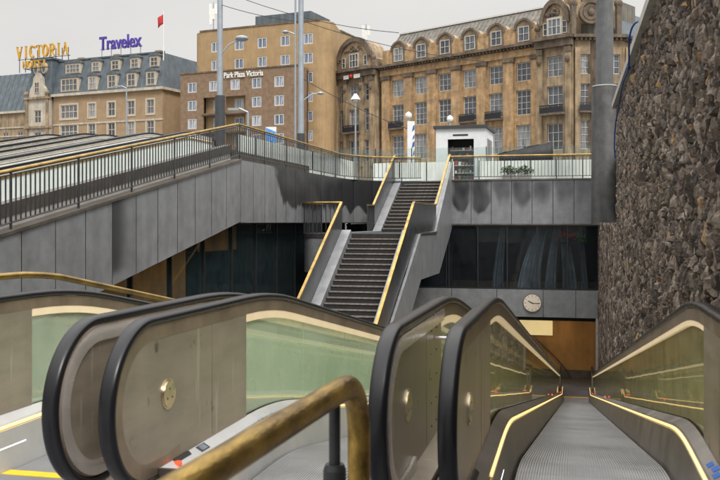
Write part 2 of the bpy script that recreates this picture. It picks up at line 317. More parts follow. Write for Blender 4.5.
# ------------------------------------------------------------------ moving walkways
HALF = .675
mat('deck_bronze', (.25,.225,.20), .38, .5, .3, 2.2, .04, 40, streak=.15)
mat('deck_silver', (.55,.55,.55), .36, .5, .15, 2.2, .03, 40)
scuffs('deck_silver', 9, .66, .72, (.2,.2,.2), (1,.4,1))
scuffs('belt_metal', 2.2, .62, .95, (.25,.25,.25), (1,1,1))
def walkway(cx, label, gname, first):
    dm = 'deck_bronze' if first else 'deck_silver'
    root = empty('moving_walkway', (cx, 4.0, FL), 0, label, 'moving walkway', 'moving walkways going down to the lower level')
    inv = Matrix.Translation((-0, -4.0, -FL))
    P = lambda mb, name, m, parent=root, smooth=False: mb.build(name, m, parent, smooth)
    # everything below is written with y, z in scene metres and shifted to the root
    def put(mb, name, m, parent=root, smooth=False, angle=35):
        mb.v = [(x, y-4.0, z-FL) for x, y, z in mb.v]
        return mb.build(name, m, parent, smooth, angle)
    kn = [YK-.55, YK-.3, YK-.1, YK+.1, YK+.3, YK+.55]; kb = [YB-.55, YB-.3, YB, YB+.3, YB+.55]
    # belt: pallets with ribs, as real geometry
    mb = MB(); nr = 56; xs = []
    for i in range(nr):
        x = -.5+1.0*i/nr; w = 1.0/nr
        xs += [(x, 0), (x+w*.45, 0), (x+w*.45, -.010), (x+w, -.010)]
    sec = xs+[(.5, -.06), (-.5, -.06)]
    Y = 5.42
    while Y < 39.2:
        Y2 = Y+.40
        ys = [Y, Y+.2, Y2-.006]
        mb.section([(x, FL+z) for x, z in sec], ys, prof); Y = Y2
    put(mb, 'belt', 'belt_metal')
    mb = MB().box(-.52, .52, 1.2, 5.30, FL-.05, FL+.004); put(mb, 'floor_plate', 'floor_ribbed')
    mb = MB().box(-.52, .52, 39.3, 41.0, FL+BOT-.05, FL+BOT+.004); put(mb, 'floor_plate', 'floor_ribbed')
    mb = MB().box(-.52, .52, 5.30, 5.40, FL-.05, FL+.008); put(mb, 'comb_plate', 'yellow_paint')
    mb = MB().box(-.52, .52, 39.2, 39.3, FL+BOT-.05, FL+BOT+.008); put(mb, 'comb_plate', 'yellow_paint')
    LB_ = -.672 if first else -.69
    for sd in (-1, 1):
        ys = [4.5, 5.0]+kn+linsp(8, 37, 12)+kb+[39.6, 40.0]
        sec = [(sd*(HALF-.022), -1.335), (sd*.585, -1.375), (sd*.577, -1.385), (sd*.575, -1.415), (sd*.56, -1.42), (sd*.515, FL-.08), (sd*.515, FL-.4), (sd*(HALF-.022), FL-.4)]
        mb = MB().section(sec, ys, prof); dk = put(mb, 'deck', dm)
        mb = MB().section([(sd*.5765, -1.392), (sd*.562, -1.394), (sd*.562, -1.408), (sd*.5765, -1.406)], [y for y in ys if y > 4.9], prof); put(mb, 'light_strip', 'led')
        sec = [(sd*(HALF+.022), -1.33), (sd*(HALF+.145), -1.345), (sd*(HALF+.15), -1.36), (sd*(HALF+.15), FL-.75), (sd*(HALF+.022), FL-.75)]
        mb = MB().section(sec, ys, prof); put(mb, 'side_cladding', 'steel_plate')
        if True:   # foot light by the comb
            mb = MB().box(sd*.549-.004, sd*.549+.004, 5.15, 5.62, FL+.11, FL+.16); put(mb, 'foot_light', 'led_white')
        # ---- handrail path (top of rubber)
        zt, rad, yc = -.51, .43, 4.42
        zc = zt-.02-rad
        def hpath(o=0):
            r = rad-o
            p = [(4.78, zc-r+.02), (4.62, zc-r)]
            for k in range(0, 41):
                a = -math.pi/2-math.pi*k/40; p.append((yc+r*math.cos(a), zc+r*math.sin(a)))
            for y in [4.8, 5.2]+kn+linsp(8, 37, 10)+kb+[39.4, 39.9]: p.append((y, zc+r+prof(y)))
            for k in range(0, 19):
                a = math.pi/2-math.pi*k/18; p.append((40.1+r*math.cos(a), zc+BOT+r*math.sin(a)))
            p.append((39.8, zc+BOT-r+.02))
            return p
        pf = [(-.034,-.022),(-.043,-.012),(-.044,.004),(-.036,.017),(-.020,.023),(.020,.023),(.036,.017),(.044,.004),(.043,-.012),(.034,-.022)]
        mb = MB().sweep_yz(hpath(), pf, sd*HALF); hr = put(mb, 'handrail', 'rubber', root, True, 50)
        # guide rail directly below the rubber
        gp = [(-.028,-.040),(-.028,.040),(.028,.040),(.028,-.040)]
        mb = MB().sweep_yz(hpath(.065), gp, sd*HALF); put(mb, 'guide_rail', 'steel_guide')
        # bright rim on the outer side of the newel, running on under the handrail
        p2 = [q for q in hpath(.055) if q[0] < 5.95]
        mb = MB().sweep_yz(p2, [(-.008,-.055),(-.008,.016),(.010,.022),(.014,.0),(.010,-.055)], sd*(HALF+.036)); put(mb, 'rim', 'steel_bright', root, True)
        # cream strip under the guide rail, its brightness put in as a glow
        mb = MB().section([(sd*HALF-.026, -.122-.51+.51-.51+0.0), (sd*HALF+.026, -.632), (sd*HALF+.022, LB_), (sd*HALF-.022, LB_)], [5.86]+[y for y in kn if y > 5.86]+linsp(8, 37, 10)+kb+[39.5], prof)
        put(mb, 'handrail_trim', 'champagne')
        # newel plates
        for (ya, yb, ycen, dz, sg) in ((None, 5.85, yc, 0, 1), (None, 39.5, 40.1, BOT, -1)):
            r = rad-.075; pts = []
            for k in range(0, 33):
                a = math.pi/2+math.pi*k/32 if sg > 0 else math.pi/2-math.pi*k/32
                pts.append((ycen+r*math.cos(a), zc+dz+r*math.sin(a)))
            pts += [(ycen+sg*.12, zc+dz-r-.0), (ycen+sg*.16, -1.50+dz), (yb, -1.50+dz), (yb, zc+dz+r)]
            mb = MB().prism_x(pts, sd*HALF-.026, sd*HALF+.026); pl = put(mb, 'side_plate', 'steel_plate')
            if sg > 0:
                for side in (-1, 1):
                    xx = sd*HALF+side*.026
                    mb = MB().cyl_x(xx, xx+side*.006, 4.62, -.955, .086, 32); mb.cyl_x(xx, xx+side*.012, 4.62, -.955, .074, 32)
                    d = put(mb, 'disc', 'disc_steel', pl, True)
                    for (dy, dz2) in ((0,.03),(-.03,-.02),(.03,-.02)):
                        mb = MB().cyl_x(xx, xx+side*.0135, 4.62+dy, -.955+dz2, .008, 8)
                        put(mb, 'screw', 'steel_dark', pl)
                if True:
                    mb = MB()
                    for z in (-.66,-.80,-.95,-1.10,-1.24):
                        for y in (5.42, 5.62): mb.sphere((sd*(HALF+.027), y, z), .007, 8)
                    put(mb, 'rivets', 'steel_dark', pl)
                mb = MB().box(sd*HALF-.0275, sd*HALF+.0275, 5.245, 5.25, -1.32, -.64)
                put(mb, 'seam', 'steel_guide', pl)
        # glass panes
        y0 = 5.856
        while y0 < 39.4:
            y1 = min(y0+1.42, 39.5)
            yy = [y0]+[y for y in kn+kb if y0+.02 < y < y1-.02]+[y1-.008]
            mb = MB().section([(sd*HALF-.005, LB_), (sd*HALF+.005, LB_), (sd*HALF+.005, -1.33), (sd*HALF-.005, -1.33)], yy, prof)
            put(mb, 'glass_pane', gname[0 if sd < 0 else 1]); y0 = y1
        # inlet cap where the handrail returns into the deck
        mb = MB().bbox(sd*HALF-.055, sd*HALF+.055, 4.66, 4.9, -1.46, -1.335, .02); mb.cyl_y(sd*HALF, 4.62, 4.67, -1.40, .045, 14); put(mb, 'inlet_cap', 'black')
        # plinth closing the deck front
        mb = MB().bbox(sd*HALF-.16 if sd > 0 else sd*HALF+.03, sd*HALF-.03 if sd > 0 else sd*HALF+.16, 4.50-.012, 4.50-.001, FL, -1.33, .004); put(mb, 'deck_end', 'steel_dark')
        for yy2 in (22.5, 37.0):
            mb = MB().sphere((sd*.625, yy2, -1.325+prof(yy2)), .022, 8); put(mb, 'warning_lamp', 'red_lamp')
    return root, put
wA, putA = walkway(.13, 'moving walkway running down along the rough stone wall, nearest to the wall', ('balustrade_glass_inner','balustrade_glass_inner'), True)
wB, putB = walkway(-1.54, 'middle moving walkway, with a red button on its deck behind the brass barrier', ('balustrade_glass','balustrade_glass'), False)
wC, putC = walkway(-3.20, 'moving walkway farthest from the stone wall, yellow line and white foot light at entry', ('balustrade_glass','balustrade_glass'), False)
# the emergency stop and notice on the deck of the middle walkway
def sticker(put, root, sd, x0, x1, y0, y1, name, m, t=.003):      # flat marks lying on the sloping deck top
    zf = lambda x: -1.335-(HALF-.022-abs(x))*.588
    x0, x1 = sd*x0, sd*x1
    put(MB().prism_y([(x0, zf(x0)+.0005), (x1, zf(x1)+.0005), (x1, zf(x1)+t), (x0, zf(x0)+t)], y0, y1), name, m, root)
put0 = putB
putB(MB().cyl(-.618, 4.68, -1.36, -1.344, .026, .022, 20), 'stop_button', 'red_lamp', wB)
sticker(putB, wB, -1, .60, .642, 4.98, 5.10, 'notice_label', 'frame_dark')
sticker(putB, wB, -1, .605, .637, 5.0, 5.08, 'notice_print', 'pane_blue', .0045)
sticker(putA, wA, 1, .60, .642, 4.86, 4.98, 'notice_label', 'flag_blue')
for i in range(3): sticker(putA, wA, 1, .598+.012*(i%2), .632+.012*(i%2), 5.08+.11*i, 5.16+.11*i, 'pictogram', 'flag_blue')
mb = MB().tube([(.675+.03, 5.55, -.72), (.675+.28, 5.55, -.72)], .011, 10); putB(mb, 'brace_bar', 'steel_bright', wB)
mb = MB().tube([(-.675-.03, 5.7, -.72), (-.675-.28, 5.7, -.72)], .011, 10); putB(mb, 'brace_bar', 'steel_bright', wB)

# ------------------------------------------------------------------ foreground brass barrier
bar = empty('barrier_rail', (-.86, 2.6, FL), 0, 'thick worn brass guard rail bent down at its end, nearest the viewer', 'barrier rail')
pts = [(-.93,.2,-.61),(-.89,1.2,-.60),(-.845,2.0,-.595),(-.80,2.9,-.59)]
for k in range(0, 9):
    a = math.pi/2*k/8; pts.append((-.79, 3.10+.22*math.sin(a), -.81+.22*math.cos(a)))
pts += [(-.79,3.32,-1.0),(-.792,3.315,-1.3),(-.795,3.31,FL)]
pts = [(x+.86, y-2.6, z-FL) for x,y,z in pts]
MB().tube(pts, .043, 20).build('rail', 'brass_worn', bar, True)
mb = MB().cyl(.055, .42, .84, 1.07, .020, .020, 16); mb.build('bracket', 'post_black', bar, True)
mb = MB().cyl(.055, .42, 0, .83, .040, .040, 20); mb.cyl(.055, .42, .83, .85, .040, .032, 20); mb.build('post', 'post_black', bar, True)
MB().cyl(.065, .71, 0, .02, .08, .08, 24).build('foot_ring', 'brass_worn', bar, True)

# left brass railing following the walkway
rl = empty('brass_railing', (-4.12, 6, FL), 0, 'slim brass handrail on short black posts beside the leftmost walkway', 'handrail')
ys = [-1, 2, 4, 5.4, 6.15, 6.4, 6.65, 9, 15, 22, 30, 38]
MB().tube([(0, y-6, -.40-FL+prof(y)) for y in ys], .026, 14).build('rail', 'brass', rl, True)
for y in (1.5, 3.5, 5.7, 7.9, 10.5, 13, 16, 19, 22, 25, 28, 31, 34, 37):
    MB().cyl(0, y-6, prof(y)-.05, -.43-FL+prof(y), .014, .014, 10).build('post', 'post_black', rl)
MB().section([(-.08,-.06),(.08,-.06),(.08,-.35),(-.08,-.35)], [-7, -2, 0,.3,.6, 5, 15, 32], lambda y: prof(y+6)+.06).build('kerb', 'steel_dark', rl)

# ------------------------------------------------------------------ ground, pit, plaza
def struct(mb, name, m, smooth=False): return tag(mb.build(name, m, None, smooth), kind='structure')
mb = MB().box(-30, 1.09, -25, 5.31, FL-.5, FL-.01); struct(mb, 'landing_floor', 'concrete')
mb = MB().box(-9.6, -4.3, 5.32, 7.2, FL-.5, FL-.012); struct(mb, 'landing_ledge', 'concrete')
mb = MB().box(-12, 1.09, 7.3, 41.0, PIT-.3, PIT); mb.box(-12, 8, 41.01, 62, PIT-.31, PIT-.004); struct(mb, 'lower_floor', 'pit_floor')
mb = MB().box(-9.6, 1.09, 7.0, 7.3, PIT, FL-.55); tag(mb.build('retaining_wall', 'concrete'), 'grey concrete retaining wall below the upper landing', 'wall')
# square and streets: one sheet with the sunken yard left open
mb = MB()
mb.add([(-600,41.3,SQ),(600,41.3,SQ),(600,900,SQ),(-600,900,SQ)], [(0,1,2,3)])
mb.add([(-600,-300,SQ),(-19,-300,SQ),(-19,41.3,SQ),(-600,41.3,SQ)], [(0,1,2,3)])
mb.add([(-19,25.7,SQ),(-9.9,25.7,SQ),(-9.9,38,SQ),(-9.2,40,SQ),(-7.9,41.3,SQ),(-19,41.3,SQ)], [(0,1,2,3,4,5)])
mb.add([(1.9,-300,SQ+.85),(600,-300,SQ+.85),(600,40,SQ+.85),(1.9,40,SQ+.85)], [(0,1,2,3)])
struct(mb, 'square', 'paving')

mb = MB(); mb.add([(-300,62,SQ+.004),(300,62,SQ+.004),(300,84,SQ+.004),(-300,84,SQ+.004)], [(0,1,2,3)]); struct(mb, 'road', 'asphalt')
mb = MB(); mb.add([(-19,8,SQ-SL*17.7),(-9.9,8,SQ-SL*17.7),(-9.9,25.7,SQ),(-19,25.7,SQ)], [(0,1,2,3)]); struct(mb, 'ramp', 'paving')

mb = MB().box(-19, -10.24, 25.75, 41.3, -.05, 1.7); mb.box(-10.24, 1.88, 41.36, 62, -.08, 1.7)
mb.section([(-19,-.1),(-10.24,-.1),(-10.24,-1.85),(-19,-1.85)], [8, 25.7], lambda y: SQ-.02-SL*(25.7-y)); struct(mb, 'deck_slab', 'concrete')
# ------------------------------------------------------------------ rough stone wall
def zz_(a, b, v): return a+(b-a)*v
def stone_wall():
    mb = MB(); X = 1.12; rnd = random.Random(3)
    y = 1.6
    while y < 40.9:
        near = y < 16
        l = (.82 if y < 15 else 1)*rnd.uniform(.055,.125)*(1 if rnd.random() > .2 else 1.6)*(1 if y < 24 else 1.6); y1 = min(y+l, 40.95)
        top = 2.9 if y1 < 24 else -.02
        z = max(PIT-.3, -2.5+prof(y)) - rnd.uniform(0,.3)
        while z < top:
            h = (.82 if y < 15 else 1)*rnd.uniform(.07,.22)*(1 if rnd.random() > .15 else 1.6)*(1 if y < 24 else 1.4); z1 = min(z+h, top)
            nu, nv = (5, 7) if near else ((4, 5) if y < 26 else (3, 3))
            p0 = rnd.uniform(0,.042)+(.03 if rnd.random() > .85 else 0); ty = rnd.uniform(-.045,.03); tz = rnd.uniform(-.025,.025); n0 = rnd.uniform(0,99)
            jy0, jy1 = rnd.uniform(-.05,.05), rnd.uniform(-.05,.05); sk = rnd.uniform(-.04,.04)
            vs = []
            for j in range(nv):
                v = j/(nv-1)
                for i in range(nu):
                    u = i/(nu-1)
                    yy = y+.002+(y1-y-.004)*u+(jy0*(1-u)+jy1*u)*(v-.5)+.02*noise.noise((u*3, zz_(z, z1, v)*9, n0)); zq = z+.003+(z1-z-.006)*v+sk*(u-.5)
                    e = (1-abs(2*u-1)**9)*(1-abs(2*v-1)**9)
                    d = p0+ty*(u-.5)*2+tz*(v-.5)*2+.030*noise.noise((yy*9, zq*6, n0))+.020*noise.noise((yy*26, zq*16, n0))
                    d = max(.0, d)*(.45+.55*e)+.004
                    vs.append((X-d, yy, min(zq, top)))
            fs = [(j*nu+i, j*nu+i+1, (j+1)*nu+i+1, (j+1)*nu+i) for j in range(nv-1) for i in range(nu-1)]
            rim = [i for i in range(nu)]+[j*nu+nu-1 for j in range(1,nv)]+[(nv-1)*nu+i for i in range(nu-2,-1,-1)]+[j*nu for j in range(nv-2,0,-1)]
            base = len(vs)
            for r_ in rim: vs.append((X+.05, vs[r_][1], vs[r_][2]))
            k = len(rim)
            fs += [(rim[i], rim[(i+1)%k], base+(i+1)%k, base+i) for i in range(k)]
            mb.add(vs, fs)
            z = z1
            if top-z < .04: break
        y = y1
    root = empty('stone_wall', (1.3, 20, PIT), 0, 'tall rough wall of split dark brown stone blocks', 'wall')
    mb.v = [(x-1.3, y-20, z-PIT) for x, y, z in mb.v]
    mb.build('stone_facing', 'rough_stone', root)
    mb = MB().box(-.13, .25, -25, 4.0, 0, 2.85-PIT); mb.box(-.13, .25, 4.0, 20.9, 0, -PIT-.03); mb.box(.6, .9, 4.0, 21.3, -PIT-.02, 2.85-PIT)
    mb.box(-.13, .59, -18.5, 4.0, -PIT-.02, 2.85-PIT) if False else None
    mb.build('core', 'black', root)  # black backing paints the shade of the gaps between stones
    mb = MB().bbox(-.33, .35, -25, 4.0, 2.91-PIT, 3.07-PIT, .015); mb.build('coping', 'concrete_pale', root)
stone_wall()

# ------------------------------------------------------------------ steel clad fascia of the deck above
FX, FY, ZB = -9.8, 41.0, -.02
def rampz(Y): return SQ-.02 - (SL*(25.7-Y) if Y < 25.7 else 0)
def fascia(segments, name, label):
    """segments: list of panels ((xa,ya),(xb,yb), ztop_a, ztop_b, zbot_a, zbot_b, stain function)"""
    me = bpy.data.meshes.new(name); vs, fs, st = [], [], []
    for (a, b, ta, tb, ba, bb, sf) in segments:
        nu, nv = 15, 33; n = len(vs); a = Vector(a); b = Vector(b); dv = (b-a); L_ = dv.length; dn = Vector((dv.y, -dv.x)).normalized()
        ca = a+dv*(.012/L_); cb = b-dv*(.012/L_)
        for j in range(nv):
            v = j/(nv-1)
            for i in range(nu):
                u = i/(nu-1); p = ca.lerp(cb, u); zt = ta+(tb-ta)*u; zb = ba+(bb-ba)*u
                vs.append((p.x, p.y, zb+(zt-zb)*v)); st.append(sf(u, v))
        for j in range(nv-1):
            for i in range(nu-1): fs.append((n+j*nu+i, n+j*nu+i+1, n+(j+1)*nu+i+1, n+(j+1)*nu+i))
        # backing behind the joint
        n = len(vs); q = -dn*.03
        for p, zt, zb in ((a, ta, ba), (b, tb, bb)):
            vs += [(p.x+q.x, p.y+q.y, zb), (p.x+q.x, p.y+q.y, zt)]; st += [1, 1]
        fs.append((n, n+2, n+3, n+1))
    me.from_pydata(vs, [], fs); me.materials.append(M['fascia_steel'])
    at = me.attributes.new('stain', 'FLOAT', 'POINT'); at.data.foreach_set('value', st)
    o = bpy.data.objects.new(name, me); COL.objects.link(o)
    return o
def none(u, v): return 0
def sm(x, a, b):
    t = max(0, min(1, (x-a)/(b-a))); return t*t*(3-2*t)
segs = []
rs = random.Random(5)
# rising part
Y = 6.8; PW = 1.11
rising = []
while Y < 25.6:
    Y1 = min(Y+PW, 25.7) if Y+PW < 25.3 else 25.7
    i = len(rising); a_, b_ = rs.uniform(0,.35), rs.uniform(.2,.8)
    dark = abs(Y-18.4) < .6
    def sf(u, v, a_=a_, b_=b_, dark=dark, sd_=rs.uniform(0,50)):
        n_ = noise.noise((u*1.3, v*2, sd_))*.5+.5
        s_ = .35*a_*sm(n_, .45, .8)*(1-abs(v-b_))
        if dark: s_ = max(s_, .75*sm(.55-u*.75+.10*n_, 0, .5)*sm(v, .05, .2)+.1)
        return s_
    zb = lambda y: min(ZB, ZB-SL*1.0*(25.7-y))
    # walls reading order: viewer stands at +x, panel runs +y
    segs.append(((FX, Y), (FX, Y1), rampz(Y), rampz(Y1), rampz(Y)-1.87, rampz(Y1)-1.87, sf)); rising.append(Y); Y = Y1
# level part
def sf_level(u, v, k=0): return 0
Y = 25.7; k = 0
while Y < 37.9:
    Y1 = min(Y+1.11, 38.0) if Y < 36.6 else 38.0
    def sf(u, v, Y=Y, Y1=Y1, sd_=rs.uniform(0,50)):
        y = Y+(Y1-Y)*u
        n_ = noise.noise((y*1.8, 3.3, 0))*.13+noise.noise((y*5, v*.7, 9))*.05
        edge = .30+n_ + (.55*sm(29.9-y, -.2, 1.0))
        drip = .10*noise.noise((y*9, 1.7, 4))
        return (.88+.12*noise.noise((y*1.3, v*3, 7)))*sm(v, edge+drip-.03, edge+drip+.05)*sm(y+.5*noise.noise((v*5, 3, 1)), 28.5, 29.2)+.05
    segs.append(((FX, Y), (FX, Y1), SQ-.02, SQ-.02, ZB, ZB, sf)); Y = Y1; k += 1
# rounded corner
rc = 3.0; arc = [(FX+rc-rc*math.cos(math.pi/2*t/4), FY-rc+rc*math.sin(math.pi/2*t/4)) for t in range(5)]
def sfdark(u, v, o=[0]):
    return .93*sm(v, .27+.10*math.sin(u*6.3), .31+.10*math.sin(u*6.3))
for a, b in zip(arc[:-1], arc[1:]): segs.append((a, b, SQ-.02, SQ-.02, ZB, ZB, sfdark))
fa = fascia(segs, 'clad_wall', '')
tag(fa, 'dark steel clad wall under the rising ramp railing, curving round behind the stairs', 'wall')
# soffit of the rising part and deck edge
mb = MB(); mb.section([(FX-.02,-.01),(FX-.42,-.01),(FX-.42,-1.86),(FX-.02,-1.86)], [6.8, 25.7], lambda y: rampz(y))
mb.box(FX-.42, FX-.04, 25.7, 38, ZB+.01, SQ-.03); mb.build('beam_core', 'parapet_dark', fa)
# front part to the right of the stairs
segs = []; XR0, XR1 = -5.42, 1.86; n = 8
st_par = [(.62,.20),(.70,.35),(.30,.05),(.52,.16),(.42,.12),(.34,.10),(.20,.05),(.15,.02)]
for i in range(n):
    xa = XR0+(XR1-XR0)*i/n; xb = XR0+(XR1-XR0)*(i+1)/n
    def sf(u, v, i=i):
        d = [1.0,1.0,.72,.85,.75,.62,.5,.3][i]; lo = [.28,.24,.52,.42,.46,.5,.55,.6][i]; hard = [.045,.05,.17,.13,.18,.2,.24,.24][i]
        x = abs(u-.5+.10*noise.noise((v*3, i*2.3, 5))+.03*math.sin(i*2.1))*2; bot = lo+.26*x**2.2+.09*noise.noise((u*4, i*3.1, 2))
        top = 1-sm(v, .92, 1.0)*.55*(i > 1)
        side = (1-sm(x, .62, 1.05)*.6)*(.85+.25*noise.noise((u*2.5, v*3, i*1.7)))
        return d*sm(v, bot-hard, bot+hard)*side*top
    segs.append(((xa, FY), (xb, FY), SQ-.02, SQ-.02, ZB-.06, ZB-.06, sf))
fb = fascia(segs, 'clad_wall', '')
tag(fb, 'steel clad band with dark rounded water stains between stairs and tram mast', 'wall')
mb = MB().box(XR0, XR1, FY+.035, FY+.33, ZB-.06, SQ-.03); mb.build('core', 'parapet_dark', fb)
MB().box(XR0, XR1, FY-.05, FY+.33, SQ-.019, SQ+.04).build('top_edge', 'steel_dark', fb)
MB().box(XR0, XR1, FY-.03, FY+.33, ZB-.12, ZB-.062).build('drip_edge', 'steel_dark', fb)
# ------------------------------------------------------------------ clock band + opening
OX0 = -5.25
wl = empty('entrance_wall', (-4, FY, PIT), 0, 'grey panelled wall band over the brown tunnel entrance', 'wall')
segs = []
xs = [-9.4,-7.4,-5.4,-3.35,-1.3,.12,1.08]
for a, b in zip(xs[:-1], xs[1:]): segs.append(((a, FY-.02), (b, FY-.02), -3.03, -3.03, -4.25, -4.25, none))
o = fascia(segs, 'panel_band', ''); o.parent = wl; o.matrix_parent_inverse = Matrix.Translation((4, -FY, -PIT))
MB().box(-5.4, 5.08, .02, .45, -4.25-PIT, -3.04-PIT).build('core', 'parapet_dark', wl)
MB().box(-5.4, -1.25, 0, .4, 0, -4.26-PIT).build('pier', 'concrete', wl)
MB().box(4.98, 5.08, -.01, .44, 0, -4.26-PIT).build('door_jamb', 'concrete_pale', wl)
# clock
ck = empty('wall_clock', (-1.77, FY-.04, -3.62), 0, 'round cream wall clock with black hands above the tunnel entrance', 'clock')
MB().cyl_y(0, -.06, .0, 0, .41, 40).build('case', 'steel_dark', ck, True)
MB().cyl_y(0, -.07, -.055, 0, .385, 40).build('face', 'clock_face', ck, True)
mb = MB()
for k in range(12):
    a = math.pi*k/6; l = .07 if k % 3 else .10
    c, s_ = math.sin(a), math.cos(a); w = .016
    p = [(c*.355+s_*w/2, s_*.355-c*w/2), (c*.355-s_*w/2, s_*.355+c*w/2), (c*(.355-l)-s_*w/2, s_*(.355-l)+c*w/2), (c*(.355-l)+s_*w/2, s_*(.355-l)-c*w/2)]
    mb.prism_y(p, -.074, -.0705)
mb.build('hour_marks', 'black', ck)
def hand(deg, l, w, nm, y):
    a = R(deg); c, s_ = math.sin(a), math.cos(a)
    p = [(c*l+s_*w/2, s_*l-c*w/2), (c*l-s_*w/2, s_*l+c*w/2), (-c*.06-s_*w/2, -s_*.06+c*w/2), (-c*.06+s_*w/2, -s_*.06-c*w/2)]
    MB().prism_y(p, y-.004, y).build(nm, 'black', ck)
hand(-62, .20, .035, 'hour_hand', -.078); hand(93, .31, .022, 'minute_hand', -.084)
# ------------------------------------------------------------------ glazing on the front (right) and at the left under the beam
def glazing(root_loc, axis, a0, a1, z0, z1, step, label, ztopf=None, trans=(), gm='window_glass'):
    g = empty('window_wall', root_loc, 0, label, 'window')
    def bx(p0, p1, q0, q1, zz0, zz1):
        return MB().box(p0, p1, q0, q1, zz0, zz1) if axis == 'x' else MB().box(q0, q1, p0, p1, zz0, zz1)
    p = a0; n = max(1, round((a1-a0)/step)); st = (a1-a0)/n
    for i in range(n):
        p = a0+i*st
        top = z1 if ztopf is None else ztopf(p, p+st)
        if isinstance(top, tuple):
            (ta, tb) = top
            mb = MB(); mb.loft([[(-.006, p+.03, z0), (.006, p+.03, z0), (.006, p+.03, ta), (-.006, p+.03, ta)], [(-.006, p+st-.03, z0), (.006, p+st-.03, z0), (.006, p+st-.03, tb), (-.006, p+st-.03, tb)]])
        else: mb = bx(p+.03, p+st-.03, -.006, .006, z0, top)
        mb.build('pane', gm, g)
    for i in range(n+1):
        p = a0+i*st; top = z1 if ztopf is None else ztopf(p, p)
        if isinstance(top, tuple): top = top[0]
        bx(p-.03, p+.03, -.07, .07, z0, top+.0).build('mullion', 'frame_dark', g)
    for z in trans: bx(a0, a1, -.075, .075, z-.03, z+.03).build('transom', 'frame_dark', g)
    return g
glazing((-4, FY+.12, PIT), 'x', -1.5+-4.0, 5.08, -3.03-PIT, -.14-PIT, 1.32, 'dark glazed band with pale curtains below the stained steel band', None, (-3.0-PIT, -.17-PIT))
def ztl(a, b):
    f = lambda q: min(ZB-PIT-.01, rampz(q+20)-1.88-PIT)
    return (f(a), f(b))
glazing((FX-.5, 20, PIT), 'y', -9, 21.3, 0, 0, 2.15, 'tall dark glass wall standing under the rising ramp', ztl, (1.2,), 'side_glass')
glazing((-9.0, FY+.15, PIT), 'x', -1.2, 3.35, .0, -.10-PIT, 1.3, 'dark glass screen under the stair landing', None, (3.0,))
# rooms behind the glass
rm = empty('back_room', (-4, 46, PIT), 0, 'dark room behind the glazed band, with curtains drawn across', 'room')
mb = MB().box(-6.5, 6.5, 1.5, 1.8, 3.2, 7.3); mb.box(-6.5, 6.5, -4.5, 1.5, 3.02, 3.2); mb.box(-6.5, 6.5, -4.5, 1.5, 7.3, 7.38); mb.box(-6.5, -6.3, -4.4, 1.5, 3.2, 7.3); mb.box(5.2, 5.4, -4.4, 1.5, 3.2, 7.3); mb.box(-6.5, -1.5, -4.0, -3.9, 0, 7.3); mb.build('shell', 'dark_room', rm)
cu = random.Random(11)
for (x0, x1, lean, depth) in ((-3.3,-2.95,.25,.1),(-1.9,-1.2,.65,.1),(-.95,-.6,.3,.2),(-.1,.35,-.35,.1),(.55,.75,-.2,.3)):
    mb = MB(); rings = []
    for j in range(9):
        v = j/8; z = 4.46+2.85*v; ring = []
        for i in range(15):
            u = i/14; x = x0+lean*(v**1.6)+(x1-x0)*(u-.5)*(1.5-.8*v)+.35; ring.append((x+4-.4, -4.55+depth*.6+.08*math.sin(u*26+cu.random()*.3)*(1-.3*v), z))
        rings.append(ring)
    mb.loft(rings, False, False)
    tag(mb.build('curtain', 'curtain', None), None)
    o = bpy.data.objects[-1] if False else None
k = 0
for o in [q for q in bpy.data.objects if q.name.startswith('curtain')]:
    o.location = (-4, 46, PIT); o.parent = rm; o.location = (0, 0, 0)
fl = empty('flower_basket', (.0, FY+.45, -.55), 0, 'small cluster of red flowers and green leaves behind the glazing', 'flowers')
fr = random.Random(2); mb = MB(); mg = MB()
for i in range(26): mb.sphere((fr.uniform(-.62,.12), fr.uniform(-.08,.08), .10+fr.uniform(-.16,.12)-abs(fr.uniform(-.2,.1))), fr.uniform(.04,.08), 7)
for i in range(26): mg.sphere((fr.uniform(.18,.55), fr.uniform(-.08,.08), fr.uniform(-.32,.16)), fr.uniform(.04,.08), 7)
mb.build('flowers', 'red', fl, True); mg.build('leaves', 'green_leaf', fl, True)
MB().box(-.75,.65,-.1,.1,-.42,-.36).build('tray','iron',fl)
# left room: warm timber panel, dark rest
rm2 = empty('side_room', (-14.5, 26, PIT), 0, 'dim room with amber timber panels behind the tall glass wall', 'room')
mb = MB().box(-1.2, -.9, -15, 15.3, 0, 7.43); mb.box(-.9, 4, 15, 15.3, 0, 7.43); mb.box(-1.2, 4, -15.3, -15, 0, 5.2); mb.build('shell', 'dark_room', rm2)
MB().box(3.25, 3.4, -12, -1.4, 1, 6.9).build('timber_panel', 'brown_wall', rm2)
MB().box(3.25, 3.4, -.2, 2.7, 6.55, 7.35).build('timber_panel', 'brown_wall', rm2)
# tunnel
tn = empty('tunnel_hall', (-2, 50, PIT), 0, 'brown walled hall seen through the tunnel entrance', 'hall')
mb = MB().box(-6, 3.3, -5.9, -5.6, 0, 4.6); mb.build('end_wall', 'brown_wall', tn)
MB().box(3.10, 3.3, -8.5, 4, 0, 4.6).build('side_wall', 'brown_wall', tn)
MB().box(-6.2, -6, -8.5, 4, 0, 4.6).build('side_wall', 'brown_wall', tn)
MB().box(-6.2, 3.4, -8.5, 4.3, 3.25, 3.5).build('ceiling', 'concrete_pale', tn)
MB().box(-6, 3.3, -5.93, -5.902, 0, .42).build('skirting', 'steel_dark', tn)
pts = [(-.1+2.0*math.sin(t), -6.0, 2.25-1.35*t-.35*math.sin(t*1.5)) for t in linsp(0, 1.5, 16)]
MB().tube(pts, .03, 8).build('wall_handrail', 'steel_dark', tn, True)
lp = empty('ceiling_lamp', (-1.8, 42.4, -4.25), 0, 'warm lit ceiling panel inside the tunnel entrance', 'lamp')
